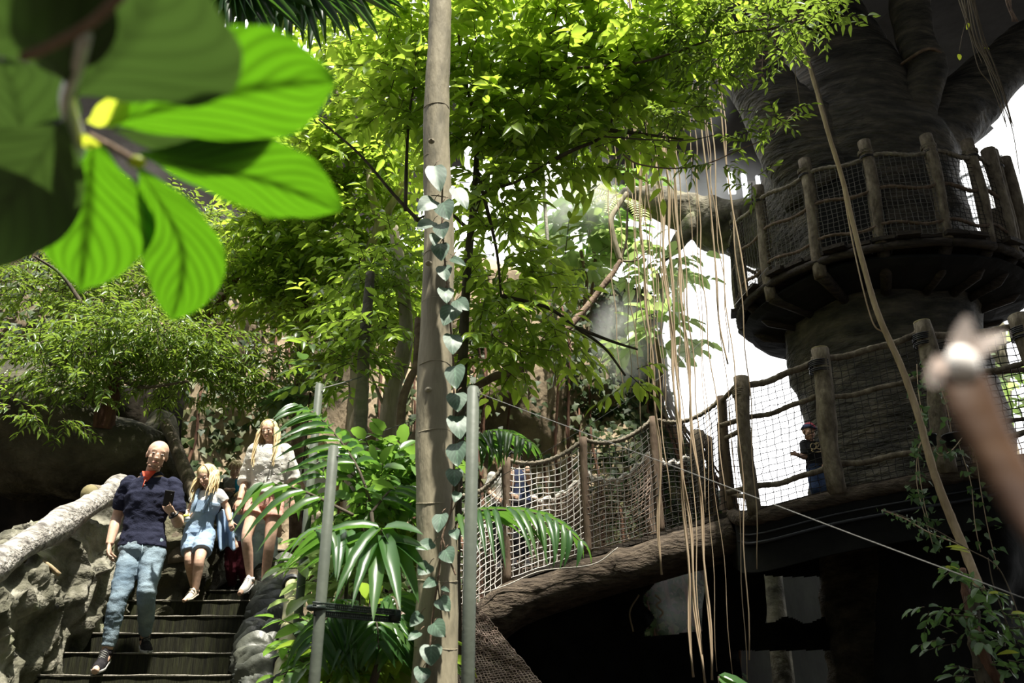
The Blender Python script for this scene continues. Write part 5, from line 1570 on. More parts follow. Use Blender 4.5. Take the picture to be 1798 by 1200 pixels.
class Person:
    def __init__(s, name, label, J, hs, scale, skin=SKIN, yaw=0, nod=0, roll=0, group=None, vox=.006):
        s.J = {k: (W(*v) if len(v) == 3 else A(*v[:3])) for k, v in J.items()}
        s.hs = hs; s.k = scale; s.skin = skin; s.vox = vox
        J = s.J
        s.root = thing(name, label, 'person', A(J['pelvis'][0], J['pelvis'][1], min(J['ankR'][2], J['ankL'][2]) - .06))
        s.R = nrm((J['shL'] - J['shR']) * A(1, 1, 0)); s.F = np.cross(s.R, A(0, 0, 1))   # F: facing
        # head frame
        y, n_, r_ = map(math.radians, (yaw, nod, roll))
        F = s.F * math.cos(y) + s.R * math.sin(y); F = nrm(F)
        Rt = np.cross(A(0, 0, 1), F)
        U = A(0, 0, 1) * math.cos(n_) + F * math.sin(n_); F = F * math.cos(n_) - A(0, 0, 1) * math.sin(n_)
        Rr = Rt * math.cos(r_) + U * math.sin(r_); U = U * math.cos(r_) - Rt * math.sin(r_)
        s.H = np.array([Rr, F, U])     # rows: left-right, forward, up

    def hp(s, x, y, z):
        return s.J['head'] + (A(x, y, z) * s.hs / .235) @ s.H

    def torso_rings(s, off=0.0, lo=0, hi=1.0):
        J = s.J; k = s.k
        st = [('crotch', .145, .095), ('pelvis', .170, .112), ('waist', .148, .102), ('chest', .172, .118), ('upper', .165, .098), ('neckb', .075, .065)]
        cr = J['pelvis'] - A(0, 0, .085 * k)
        sh = (J['shL'] + J['shR']) / 2
        pts = [cr, J['pelvis'], J['waist'], J['chest'], sh + A(0, 0, .012 * k), J['neck']]
        wsh = np.linalg.norm(J['shL'] - J['shR']) / 2
        a = [x[1] * k for x in st]; b = [x[2] * k for x in st]
        a[4] = wsh * .80; a[3] = max(a[3], wsh * .86)
        P = spline(np.array([np.r_[p, x, y] for p, x, y in zip(pts, a, b)]), 26)
        i0, i1 = int(lo * 25), int(hi * 25) + 1
        R = []
        ang = np.linspace(0, 2 * math.pi, 28, endpoint=False)
        for p in P[i0:i1]:
            R.append(p[:3] + np.outer(np.cos(ang) * (p[3] + off), s.R) + np.outer(np.sin(ang) * (p[4] + off), s.F))
        return np.array(R)

    def limb(s, m, keys, rad, off=0.0, lo=0.0, hi=1.0, n=22):
        P = spline(np.array([s.J[k_] if isinstance(k_, str) else k_ for k_ in keys]), n)
        r = np.interp(np.linspace(0, 1, n), np.linspace(0, 1, len(rad)), np.array(rad) * s.k) + off
        i0, i1 = int(lo * (n - 1)), int(hi * (n - 1)) + 1
        m.tube(P[i0:i1], r[i0:i1], 16)
        if lo == 0:
            m.ell(P[0], r[0])
        return P

    ARM = [.048, .049, .043, .041, .030]
    LEG = [.088, .078, .058, .056, .036]

    def arm_keys(s, sd):
        J = s.J; a, b, c = J['sh' + sd], J['el' + sd], J['wr' + sd]
        return [a, (a + b) / 2, b, b * .55 + c * .45, c]

    def leg_keys(s, sd):
        J = s.J; a, b, c = J['hip' + sd], J['kn' + sd], J['ank' + sd]
        return [a, (a + b) / 2, b, b * .62 + c * .38, c]

    def hand(s, m, sd, curl=.5, spread=.25):
        J = s.J; k = s.k
        w, h = J['wr' + sd], J['hd' + sd]
        d = nrm(h - w); pn = J.get('pn' + sd)
        pn = s.F * -1 if pn is None else pn
        pn = nrm(pn - d * (pn @ d)); sv = np.cross(d, pn)      # palm normal, across
        th = -1 if sd == 'R' else 1
        c = w + d * .045 * k
        m.tube([w - d * .01, w + d * .02 * k, w + d * .06 * k, w + d * .088 * k], [.027 * k, .032 * k, .039 * k, .034 * k], 12, flat=.5, up=pn)
        for i, (o, L_) in enumerate([(-1.5, .068), (-.5, .078), (.5, .074), (1.5, .058)]):
            b = w + d * .080 * k + sv * o * .019 * k
            a0 = curl * .6; dd = nrm(d + sv * o * .1 * spread)
            p1 = b + (dd * math.cos(a0) + pn * math.sin(a0)) * L_ * .45 * k
            a1 = a0 + curl * 1.2
            p2 = p1 + (dd * math.cos(a1) + pn * math.sin(a1)) * L_ * .33 * k
            a2 = a1 + curl * .8
            p3 = p2 + (dd * math.cos(a2) + pn * math.sin(a2)) * L_ * .25 * k
            m.tube([b - d * .02 * k, b, p1, p2, p3], np.array([.0095, .0092, .0086, .0078, .0065]) * k, 8)
        tb = w + d * .030 * k + sv * th * .028 * k
        td = nrm(d * .75 + sv * th * .65 + pn * .35)
        m.tube([tb - d * .01, tb + td * .03 * k, tb + td * .055 * k + pn * .012 * k, tb + td * .072 * k + pn * .026 * k], np.array([.013, .012, .0105, .008]) * k, 8)

    def body(s, curlR=.5, curlL=.5):
        J = s.J; k = s.k; m = MB(); h = s.hs / .235
        m.rings(s.torso_rings())
        for sd in 'RL':
            s.limb(m, s.arm_keys(sd), s.ARM); s.limb(m, s.leg_keys(sd), s.LEG)
            f0, f1 = J['ank' + sd], J['toe' + sd]
            m.tube([f0 + (f0 - f1) * .25 + A(0, 0, -.035 * k), f0 + A(0, 0, -.03 * k), (f0 + f1) / 2 + A(0, 0, -.02 * k), f1], np.array([.032, .038, .036, .024]) * k, 12)
            s.hand(m, sd, curlR if sd == 'R' else curlL)
        # neck and head
        m.tube([J['neck'] - A(0, 0, .03), J['neck'] + A(0, 0, .02), s.hp(0, -.018, -.06), s.hp(0, -.01, 0)], np.array([.066, .054, .052, .05]) * min(k * 1.0, h), 16)
        E = lambda c, r: m.ell(s.hp(*c), np.array(r) * h, s.H, 18, 12)
        E((0, -.012, .036), (.078, .096, .083)); E((0, .030, .02), (.062, .060, .075)); E((0, .028, -.045), (.058, .062, .062)); E((0, .060, -.088), (.026, .028, .022)); E((0, .01, -.07), (.05, .05, .04))
        E((0, .070, .036), (.048, .018, .014)); E((-.034, .058, -.022), (.026, .026, .026)); E((.034, .058, -.022), (.026, .026, .026)); E((0, .070, -.02), (.034, .026, .05))
        E((0, .101, -.008), (.0105, .014, .026)); E((0, .108, -.024), (.016, .014, .010)); E((0, .088, -.058), (.024, .012, .015))
        for x in (-.076, .076):
            m.ell(s.hp(x * .97, -.010, -.002), np.array((.008, .018, .030)) * h, s.H, 12, 8)
        s.body_o = m.build('body', s.skin, s.root, remesh=s.vox)
        # face
        for x in (-.031, .031):
            m = MB(); m.ell(s.hp(x, .0805, .012), np.array((.0125, .008, .0048)) * h, s.H, 12, 8); e = m.build('eye', EYEW, s.root)
            m = MB(); m.ell(s.hp(x, .0868, .011), np.array((.0058, .003, .0046)) * h, s.H, 10, 6); m.build('iris', IRIS, e)
            m = MB(); m.tube([s.hp(x - .018, .090, .031), s.hp(x, .0975, .036), s.hp(x + .018, .088, .031)], np.array([.0018, .003, .0018]) * h, 6); m.build('eyebrow', BROW, s.root)
        m = MB(); m.tube([s.hp(-.023, .088, -.057), s.hp(-.008, .1005, -.055), s.hp(0, .1005, -.0565), s.hp(.008, .1005, -.055), s.hp(.023, .088, -.057)], np.array([.002, .006, .0055, .006, .002]) * h, 7); m.build('lips', LIP, s.root)
        return s.body_o

    def top(s, mat, sleeve=.42, off=.014, lo=.12, hi=.9, wr=.010, name='shirt', wide=.0, sl_off=None, vox=.008, flare=0.0):
        m = MB(); R = s.torso_rings(off, lo, hi)
        if flare:
            c = R.mean(1, keepdims=True); f = np.linspace(1, 0, len(R))[:, None, None] * flare
            R = c + (R - c) * (1 + f)
        m.rings(R)
        for sd in 'RL':
            s.limb(m, s.arm_keys(sd), np.array(s.ARM) * (1 + wide), sl_off if sl_off is not None else off + .004, 0, sleeve)
        return m.build(name, mat, s.root, remesh=vox, post=displace(wr, 9, 3, (1, 1, 1.6)))

    def bottom(s, mat, ln=.97, off=.012, hi=.34, wr=.010, name='trousers', wide=0.0, flare=0.0, vox=.008):
        m = MB(); m.rings(s.torso_rings(off, 0, hi))
        for sd in 'RL':
            r = np.array(s.LEG) * (1 + wide) + np.linspace(0, flare, 5)
            s.limb(m, s.leg_keys(sd), r, off, 0, ln)
        return m.build(name, mat, s.root, remesh=vox, post=displace(wr, 9, 4, (.9, .9, 1.7)))

    def shoes(s, mat, sole, label=None, laces=None, h=1.0, w=1.0, strap=None):
        J = s.J; k = s.k
        for sd in 'RL':
            f0, f1 = J['ank' + sd], J['toe' + sd]
            d = nrm(f1 - f0 + A(0, 0, .5 * (f0 - f1)[2])); d = nrm(f1 + A(0, 0, -.005) - (f0 + A(0, 0, -.055 * k)))
            up = nrm(A(0, 0, 1) - d * d[2]); sv = np.cross(d, up)
            base = f0 + A(0, 0, -.068 * k) - d * .055 * k
            L_ = np.linalg.norm(f1 - f0) * .0 + .265 * k
            R, Rs = [], []
            ang = np.linspace(0, 2 * math.pi, 20, endpoint=False)
            for u, wd, ht in [(0, .018, .05), (.04, .029, .085), (.2, .033, .10), (.34, .035, .088), (.5, .039, .066), (.68, .044, .050), (.84, .041, .040), (.95, .027, .028), (1, .008, .016)]:
                c = base + d * L_ * u; ww, hh = wd * k * w, ht * k * h
                cz = np.where(np.sin(ang) > 0, np.sin(ang) * hh, np.sin(ang) * .008)
                R.append(c + np.outer(np.cos(ang) * ww, sv) + np.outer(cz + .012 * k, up))
                Rs.append(c + np.outer(np.cos(ang) * ww * 1.08, sv) + np.outer(np.clip(np.sin(ang) * .03, -.012, .014) * k + .0 + (.006 if u > .8 else 0) * u, up))
            m = MB(); m.rings(np.array(R)); o = m.build('shoe', mat, s.root)
            m = MB(); m.rings(np.array(Rs)); m.build('sole', sole, o)
            m = MB(); m.tube([f0 + A(0, 0, -.02 * k), f0 + A(0, 0, .022 * k)], .044 * k, 14); m.build('collar', mat, o)
            if laces:
                m = MB()
                for u, hh in ((.36, .088), (.42, .079), (.48, .070), (.54, .063)):
                    c = base + d * L_ * u + up * (hh * h + .012) * k
                    m.tube([c - sv * .026 * k - up * .012 * k, c, c + sv * .026 * k - up * .012 * k], .0035 * k, 5)
                m.build('laces', laces, o)
            if strap:
                for u, hh in ((.36, .088), (.5, .068)):
                    c = base + d * L_ * u + up * (hh * h + .010) * k
                    m = MB(); m.tube([c - sv * .036 * k - up * .03 * k, c - sv * .02 * k, c + sv * .02 * k, c + sv * .036 * k - up * .03 * k], .009 * k, 6); m.build('strap', strap, o)

    def hair_long(s, mat, L_, n=90, part=0.0, front=50, wave=.012, rad=.0085):
        """long loose hair: strands run over the skull, then hang"""
        h = s.hs / .235; m = MB()
        # skull cap
        for k in range(n):
            phi = math.radians(rng.uniform(front, 360 - front))       # 0 = face forward
            ex = .084 + .006 * rng.random(); ey = .104 + .006 * rng.random()
            P = []
            for t in np.linspace(.05, 1, 7):
                el = math.pi / 2 * (1 - t)
                P.append(s.hp(ex * math.sin(phi) * math.cos(el) * (1 if t > .2 else .5), -.012 + ey * math.cos(phi) * math.cos(el), .036 + .094 * math.sin(el)))
            end = P[-1]; outv = (A(math.sin(phi), math.cos(phi), 0) @ s.H)
            ln = L_ * rng.uniform(.8, 1.05)
            ph = rng.uniform(0, 6)
            for t in np.linspace(.12, 1, 9):
                P.append(end + A(0, 0, -ln * t) + outv * (.022 * math.sin(t * 2.2) + .012) * (1 if abs(math.cos(phi)) < .9 else .5) + A(wave * math.sin(ph + t * 5), wave * math.cos(ph + t * 4), 0) + s.F * (.035 * t if math.cos(phi) > -.2 else 0))
            P = spline(np.array(P), 26)
            r = np.concatenate([np.linspace(rad * .7, rad * 1.25, 12), np.linspace(rad * 1.25, rad * .3, 14)]) * h
            m.tube(P, r, 6, cap=False)
        m.ell(s.hp(0, -.016, .042), np.array((.081, .098, .085)) * h, s.H, 18, 12)
        return m.build('hair', mat, s.root)

    def hair_short(s, mat, n=150, ln=.03, lo=-.25):
        h = s.hs / .235; m = MB()
        m.ell(s.hp(0, -.02, .045), np.array((.079, .094, .084)) * h, s.H, 18, 12)
        for k in range(n):
            phi = rng.uniform(0, 2 * math.pi); el = rng.uniform(lo if math.cos(phi) < .35 else .55, 1.45)
            b = A(.078 * math.sin(phi) * math.cos(el), -.016 + .096 * math.cos(phi) * math.cos(el), .04 + .086 * math.sin(el))
            dirv = A(math.sin(phi) * .5, math.cos(phi) * .6 + .25, -.9 * math.cos(el) - .1)
            p0, p1 = s.hp(*b), s.hp(*(b + dirv * ln + A(math.sin(phi), math.cos(phi), 0) * .008)); p2 = s.hp(*(b + dirv * ln * 1.7))
            m.tube([p0, p1, p2], np.array([.009, .008, .002]) * h, 5)
        return m.build('hair', mat, s.root)


# ---- bald man in a navy polo shirt
J = dict(head=(276, 801, 6.66), neck=(267, 833, 6.74), chest=(262, 876, 6.74), waist=(254, 918, 6.74), pelvis=(250, 962, 6.72),
         shR=(227, 850, 6.74), elR=(206, 908, 6.80), wrR=(192, 957, 6.70), hdR=(190, 985, 6.66),
         shL=(305, 853, 6.76), elL=(313, 918, 6.70), wrL=(304, 903, 6.46), hdL=(292, 886, 6.40),
         hipR=(234, 968, 6.72), knR=(208, 1053, 6.55), ankR=(187, 1147, 6.57), toeR=(166, 1180, 6.36),
         hipL=(269, 968, 6.72), knL=(257, 1043, 6.60), ankL=(255, 1121, 6.99), toeL=(259, 1142, 6.84))
p = Person('person', 'bald man in navy polo shirt and faded jeans coming down the steps', J, .250, 1.0, SKIN, yaw=22, nod=10, roll=-7)
p.J['pnL'] = A(.2, .75, .35); p.J['pnR'] = A(.8, .2, 0)
p.body(.45, .85)
p.top(CL['navy'], .40, .016, .20, .90, .012)
p.bottom(CL['jeans'], .985, .010, .30, .010, wide=.0)
p.shoes(CL['black_mesh'], CL['sole'], laces=CL['grey'])
m = MB()
nk = p.J['neck']; a = np.linspace(0, 2 * math.pi, 30)
R = []
for r_, z_ in [(.074, .018), (.094, -.004), (.090, -.010), (.070, .012)]:
    R.append(nk + np.outer(np.cos(a), p.R) * r_ + np.outer(np.sin(a), p.F) * (r_ * .95 + .012) + np.outer(z_ + .0 * a - .05 * np.maximum(0, np.sin(a)) ** 3, A(0, 0, 1)))
m.rings(np.array(R), cap=False); m.build('collar', CL['navy'], p.root)
# open placket: coral lining at the throat, buttons
c = nk + p.F * .086 + A(0, 0, -.045)
m = MB(); m.add([nk + p.R * -.055 + p.F * .072 + A(0, 0, .006), nk + p.R * .06 + p.F * .074 + A(0, 0, .008), nk + p.R * .012 + p.F * .105 + A(0, 0, -.085), nk + p.R * -.012 + p.F * .105 + A(0, 0, -.085)], [(0, 1, 2, 3)])
sm_ = m.build('placket', CL['coral'], p.root); sd2 = sm_.modifiers.new('t', 'SOLIDIFY'); sd2.thickness = .006
m = MB(); m.tube([nk + p.R * -.004 + p.F * .112 + A(0, 0, -.07), nk + p.R * -.008 + p.F * .132 + A(0, 0, -.135)], .004, 6); m.build('placket_edge', CL['coral'], p.root)
for z in (-.08, -.12):
    m = MB(); m.ell(nk + p.R * .006 + p.F * (.118 - z * .12) + A(0, 0, z), .005); m.build('button', CL['sole'], p.root)
# stubble beard
m = MB()
for x, y, z, r_ in [(-.03, .075, -.085, .018), (0, .088, -.092, .02), (.03, .075, -.085, .018), (-.045, .05, -.07, .016), (.045, .05, -.07, .016), (0, .0965, -.042, .009), (-.014, .094, -.043, .008), (.014, .094, -.043, .008)]:
    m.ell(p.hp(x, y - .006, z), (r_, r_ * .8, r_ * .8), p.H, 10, 8)
m.build('stubble', STUB, p.root, remesh=.004)
# belt-fly seam and pocket edges on the jeans
m = MB(); q0 = W(249, 958, 6.58)
m.tube([W(250, 957, 6.60), W(249, 972, 6.59), W(247, 983, 6.62)], .004, 5); m.build('fly_seam', CL['jeans'], p.root)
# wrist watch and phone
wv = nrm(p.J['hdL'] - p.J['wrL']); n1 = nrm(np.cross(wv, A(0, 0, 1))); n2 = np.cross(wv, n1); a = np.linspace(0, 2 * math.pi, 20)
m = MB(); m.tube(p.J['wrL'] - wv * .01 + np.outer(np.cos(a), n1) * .034 + np.outer(np.sin(a), n2) * .034, .009, 8, cap=False); m.ell(p.J['wrL'] - wv * .01 - p.R * .0 + p.F * .034, (.018, .010, .016)); m.build('wristwatch', CL['watch'], p.root)
ph = thing('phone', 'black phone held up in the hand of the bald man', 'phone', W(296, 876, 6.38))
ax = np.array([nrm(A(1, .25, -.18)), nrm(A(-.25, 1, .3)), nrm(A(.16, -.3, 1))])
ax[1] = nrm(np.cross(ax[2], ax[0])); ax[0] = nrm(np.cross(ax[1], ax[2]))
m = MB(); m.box(W(296, 876, 6.385), (.072, .010, .125), ax); o = m.build('case', CL['phone'], ph, smooth=False)
bv = o.modifiers.new('b', 'BEVEL'); bv.width = .006; bv.segments = 3
m = MB(); m.box(W(296, 876, 6.385) - ax[1] * .0055, (.066, .001, .117), ax); m.build('screen', flat('phone_glass', (.012, .012, .015), .1), ph, smooth=False)
m = MB(); m.ell(W(301, 869, 6.378) - ax[1] * .006 - ax[1] * .0, (.006, .003, .006)); m.build('camera_lens', CL['watch'], ph)

# ---- tall girl in a white knit top
J = dict(head=(472, 757, 7.92), neck=(474, 782, 7.97), chest=(475, 815, 7.98), waist=(472, 850, 8.0), pelvis=(465, 880, 8.0),
         shR=(449, 792, 7.97), elR=(432, 842, 8.03), wrR=(421, 878, 7.92), hdR=(417, 900, 7.88),
         shL=(500, 793, 7.97), elL=(514, 840, 8.02), wrL=(516, 878, 7.92), hdL=(514, 900, 7.88),
         hipR=(450, 884, 8.0), knR=(433, 944, 7.86), ankR=(439, 1018, 7.98), toeR=(420, 1044, 7.78),
         hipL=(482, 884, 8.0), knL=(473, 958, 7.9), ankL=(464, 1026, 8.0), toeL=(466, 1050, 7.84))
p = Person('person', 'tall blond girl in white knitted top and pink shorts behind the palm', J, .205, .90, SKIN, yaw=-6, nod=18, roll=4)
p.LEG = [.080, .070, .055, .054, .034]
p.body(.3, .3)
o = p.top(CL['white_knit'], .66, .024, .30, .92, .008, 'knit_top', wide=.25, flare=.10)
for k in range(16):
    px, py = [(452, 815), (475, 812), (495, 815), (458, 833), (481, 833), (500, 830), (445, 826), (467, 822), (490, 823), (440, 806), (508, 808), (449, 843), (472, 842), (494, 843), (436, 826), (512, 824)][k]
    c = W(px, py, 7.83 if 445 < px < 500 else 7.9); m = MB(); m.ell(c, .011, None, 8, 6); m.build('knit_bobble', CL['flower'] if k in (1, 3, 4, 8) else CL['white_knit'], o)
p.bottom(CL['pink'], .22, .018, .46, .006, 'shorts', wide=.06, flare=.06)
p.shoes(CL['trainer'], CL['sole'], laces=CL['sole'], h=1.1, w=1.08)
p.hair_long(BLOND, .40, 110, 0, 72, .012, .009)

# ---- small girl in denim dungarees
J = dict(head=(364, 838, 7.78), neck=(366, 861, 7.84), chest=(363, 885, 7.84), waist=(353, 915, 7.86), pelvis=(348, 936, 7.86),
         shR=(346, 869, 7.86), elR=(335, 893, 7.9), wrR=(330, 912, 7.78), hdR=(326, 904, 7.72),
         shL=(384, 869, 7.84), elL=(399, 893, 7.88), wrL=(404, 916, 7.82), hdL=(407, 930, 7.8),
         hipR=(338, 942, 7.86), knR=(333, 987, 7.76), ankR=(341, 1034, 8.02), toeR=(330, 1046, 7.88),
         hipL=(361, 942, 7.86), knL=(350, 984, 7.68), ankL=(343, 1037, 7.72), toeL=(322, 1056, 7.56))
p = Person('person', 'small blond girl in light denim dungaree shorts stepping down beside the bald man', J, .215, .68, SKIN, yaw=-14, nod=30, roll=10, vox=.005)
p.LEG = [.100, .088, .068, .066, .044]; p.ARM = [.056, .052, .046, .044, .034]
p.body(.4, .4)
p.top(CL['white'], .30, .010, .45, .93, .006, 'blouse', wide=.2)
o = p.bottom(CL['denim_lt'], .36, .024, .62, .010, 'dungarees', wide=.06, flare=.02)
for sd in (-1, 1):
    sh = p.J['shR'] if sd < 0 else p.J['shL']
    m = MB(); m.tube(spline(np.array([p.J['waist'] + p.F * .115 + p.R * sd * .05 + A(0, 0, .06), p.J['chest'] + p.F * .112 + p.R * sd * .06, sh * .7 + p.J['neck'] * .3 + p.F * .05 + A(0, 0, .03), sh * .7 + p.J['neck'] * .3 - p.F * .06 + A(0, 0, .02)]), 14), .018, 8, flat=.4, up=p.F); m.build('strap', CL['denim_lt'], o)
m = MB(); c = p.J['chest'] + p.F * .088
m.prism([c + p.R * -.075 + A(0, 0, -.09), c + p.R * .075 + A(0, 0, -.09), c + p.R * .06 + A(0, 0, .03), c + p.R * .0 + A(0, 0, .01), c + p.R * -.06 + A(0, 0, .03)], p.F * .012); m.build('bib', CL['denim_lt'], o, smooth=False)
p.shoes(CL['beige'], CL['beige'], strap=CL['beige'], w=1.1)
p.hair_long(BLOND, .24, 90, 0, 62, .010, .009)
# jacket knotted round the waist
m = MB()
G = np.array([[W(378 + 30 * u + 6 * v, 898 + 66 * v + 4 * math.sin(u * 9), 7.92 - .06 * math.sin(u * 8 + v)) for v in np.linspace(0, 1, 18)] for u in np.linspace(0, 1, 18)])
m.grid(G); jk = m.build('tied_jacket', CL['denim_lt'], p.root); q = jk.modifiers.new('t', 'SOLIDIFY'); q.thickness = .012
bt = thing('bottle', 'clear drinks bottle in the hand of the small girl in dungarees', 'bottle', W(326, 906, 7.7))
m = MB(); d = nrm(W(320, 893, 7.7) - W(330, 918, 7.7)); b0 = W(329, 915, 7.7)
m.tube([b0, b0 + d * .01, b0 + d * .10, b0 + d * .13, b0 + d * .15], [.026, .032, .032, .016, .014], 16); m.build('flask', flat('bottle_plastic', (.62, .68, .66), .15, .6), bt)
m = MB(); m.tube([b0 + d * .15, b0 + d * .17], .017, 14); m.build('cap', CL['white'], bt)
m = MB(); m.tube([b0 + d * .03, b0 + d * .06], .0328, 16); m.build('sleeve', flat('bottle_label', (.62, .66, .12), .5), bt)

# ---- toddler behind
J = dict(head=(413, 825, 9.75), neck=(410, 840, 9.8), chest=(407, 852, 9.8), waist=(406, 868, 9.82), pelvis=(406, 880, 9.82),
         shR=(398, 845, 9.8), elR=(394, 860, 9.82), wrR=(404, 861, 9.62), hdR=(411, 859, 9.58),
         shL=(420, 845, 9.8), elL=(425, 860, 9.82), wrL=(423, 874, 9.7), hdL=(422, 880, 9.66),
         hipR=(401, 884, 9.82), knR=(399, 908, 9.72), ankR=(399, 930, 9.84), toeR=(396, 937, 9.72),
         hipL=(411, 884, 9.82), knL=(411, 908, 9.72), ankL=(411, 930, 9.84), toeL=(411, 937, 9.72))
p = Person('person', 'toddler with fair tousled hair in a grey shirt with salmon sleeves behind the tall girl', J, .205, .52, SKIN, yaw=18, nod=22, roll=-6, vox=.006)
p.LEG = [.11, .095, .075, .07, .05]; p.ARM = [.062, .058, .05, .048, .038]
p.body(.6, .4)
o = p.top(CL['grey'], .05, .014, .22, .9, .006)
for sd, mt in (('R', 'salmon'), ('L', 'teal')):
    m = MB(); p.limb(m, p.arm_keys(sd), p.ARM, .012, 0, .42); m.build('sleeve', CL[mt], o)
m = MB(); m.tube([p.J['shL'] + p.F * .04 - p.R * .02, p.J['chest'] + p.R * .075 + p.F * .05, p.J['waist'] + p.R * .08 + p.F * .04], .022, 8); m.build('side_panel', CL['teal'], o)
p.bottom(CL['blue'], .45, .014, .32, .005, 'shorts', wide=.1)
p.shoes(CL['beige'], CL['sole'])
p.hair_short(BLOND, 150, .026, -.3)

# ---- children half hidden behind the palm and the tall girl
J = dict(head=(424, 880, 8.75), neck=(424, 903, 8.8), chest=(422, 922, 8.8), waist=(418, 942, 8.82), pelvis=(415, 960, 8.82),
         shR=(409, 910, 8.8), elR=(403, 935, 8.8), wrR=(413, 951, 8.62), hdR=(416, 965, 8.58),
         shL=(438, 910, 8.8), elL=(444, 935, 8.8), wrL=(440, 955, 8.75), hdL=(439, 968, 8.74),
         hipR=(408, 964, 8.82), knR=(406, 1000, 8.74), ankR=(408, 1030, 8.86), toeR=(404, 1040, 8.74),
         hipL=(424, 964, 8.82), knL=(428, 1000, 8.74), ankL=(432, 1030, 8.86), toeL=(434, 1040, 8.74))
p = Person('person', 'child in maroon trousers with blue striped cuff half hidden by a palm leaf', J, .2, .62, SKIN, nod=8, vox=.007)
p.body(.3, .3)
p.top(CL['stripe'], .92, .014, .2, .9, .006, 'jumper'); p.bottom(CL['maroon'], .98, .02, .34, .01, wide=.1); p.shoes(CL['black_mesh'], CL['sole']); p.hair_short(BLOND, 120, .03, -.5)
J = dict(head=(468, 850, 8.75), neck=(468, 873, 8.8), chest=(467, 892, 8.8), waist=(466, 912, 8.82), pelvis=(464, 930, 8.82),
         shR=(452, 880, 8.8), elR=(446, 906, 8.8), wrR=(444, 926, 8.75), hdR=(444, 940, 8.74),
         shL=(484, 880, 8.8), elL=(490, 906, 8.8), wrL=(490, 926, 8.75), hdL=(490, 940, 8.74),
         hipR=(455, 936, 8.82), knR=(450, 985, 8.74), ankR=(444, 1030, 8.86), toeR=(440, 1040, 8.74),
         hipL=(474, 936, 8.82), knL=(476, 985, 8.74), ankL=(476, 1030, 8.86), toeL=(478, 1040, 8.74))
p = Person('person', 'child in pale jeans and a white shirt standing hidden right behind the tall girl', J, .2, .72, SKIN, nod=8, vox=.007)
p.body(.3, .3); p.top(CL['white'], .4, .016, .28, .9, .006); p.bottom(CL['paledenim'], .98, .016, .34, .01, wide=.08); p.shoes(CL['trainer'], CL['sole']); p.hair_short(BLOND, 120, .03, -.5)
J = dict(head=(562, 790, 9.0), neck=(560, 810, 9.05), chest=(557, 832, 9.05), waist=(554, 858, 9.07), pelvis=(552, 880, 9.07),
         shR=(540, 816, 9.05), elR=(533, 848, 9.06), wrR=(532, 874, 8.95), hdR=(533, 888, 8.92),
         shL=(578, 816, 9.05), elL=(586, 848, 9.06), wrL=(584, 872, 8.95), hdL=(582, 886, 8.92),
         hipR=(544, 885, 9.07), knR=(541, 940, 8.98), ankR=(540, 990, 9.1), toeR=(536, 1004, 8.95),
         hipL=(562, 885, 9.07), knL=(562, 940, 8.98), ankL=(562, 990, 9.1), toeL=(564, 1004, 8.95))
p = Person('person', 'person in loose white top mostly hidden behind the palm and steel posts', J, .2, .8, SKIN, nod=10, vox=.007)
p.body(.3, .3); p.top(CL['white'], .5, .02, .26, .92, .006, wide=.2); p.bottom(CL['black'], .98, .014, .34, .01); p.shoes(CL['black_mesh'], CL['sole']); p.hair_long(BLOND, .25, 50, 0, 55)

# ---- boy with a cap on the walkway
J = dict(head=(1420, 760, 8.4), neck=(1424, 776, 8.45), chest=(1428, 790, 8.45), waist=(1432, 810, 8.47), pelvis=(1435, 824, 8.47),
         shR=(1413, 781, 8.45), elR=(1413, 803, 8.42), wrR=(1400, 799, 8.22), hdR=(1393, 797, 8.2),
         shL=(1442, 778, 8.45), elL=(1450, 798, 8.46), wrL=(1448, 814, 8.36), hdL=(1446, 822, 8.33),
         hipR=(1430, 829, 8.47), knR=(1434, 862, 8.38), ankR=(1442, 892, 8.5), toeR=(1438, 900, 8.38),
         hipL=(1444, 828, 8.47), knL=(1450, 860, 8.38), ankL=(1458, 890, 8.5), toeL=(1460, 898, 8.38))
p = Person('person', 'boy in printed black shirt and peaked cap standing behind the walkway net', J, .185, .60, SKIN2, yaw=14, nod=4, roll=-14, vox=.005)
p.LEG = [.105, .09, .07, .066, .046]; p.ARM = [.058, .052, .046, .044, .034]
p.body(.95, .4)
o = p.top(CL['black'], .40, .014, .22, .9, .006)
p.bottom(cloth('dark_denim', [(.03, .05, .11), (.06, .09, .17)]), .98, .014, .34, .008, wide=.1); p.shoes(CL['black_mesh'], CL['sole'])
# gold ring print on the chest
c = p.J['chest'] + p.F * .094 + A(0, 0, .0); m = MB(); a = np.linspace(0, 2 * math.pi, 22)
for x, z, r1, r2 in [(-.028, .012, .026, .034), (.028, .016, .026, .034), (.0, -.03, .05, .02), (.012, .03, .018, .022)]:
    m.tube(c + np.outer(x + r1 * np.cos(a), p.R) + np.outer(z + r2 * np.sin(a), A(0, 0, 1)) + np.outer(-.25 * np.abs(x + r1 * np.cos(a)), p.F), .0055, 5, cap=False)
m.build('chest_print', CL['print'], o)
cp = thing('cap', 'red and navy peaked cap on the head of the boy at the walkway net', 'cap', p.hp(0, 0, .06))
h = p.hs / .235; ang = np.linspace(0, 2 * math.pi, 24, endpoint=False); R = []
for el in np.linspace(-.12, 1.5, 9):
    R.append([p.hp(.087 * math.cos(a) * math.cos(el), -.012 + .106 * math.sin(a) * math.cos(el), .052 + .09 * math.sin(el)) for a in ang])
m = MB(); m.rings(np.array(R), mi=0); 
o = m.build('crown', [CL['capred'], CL['capblue']], cp)
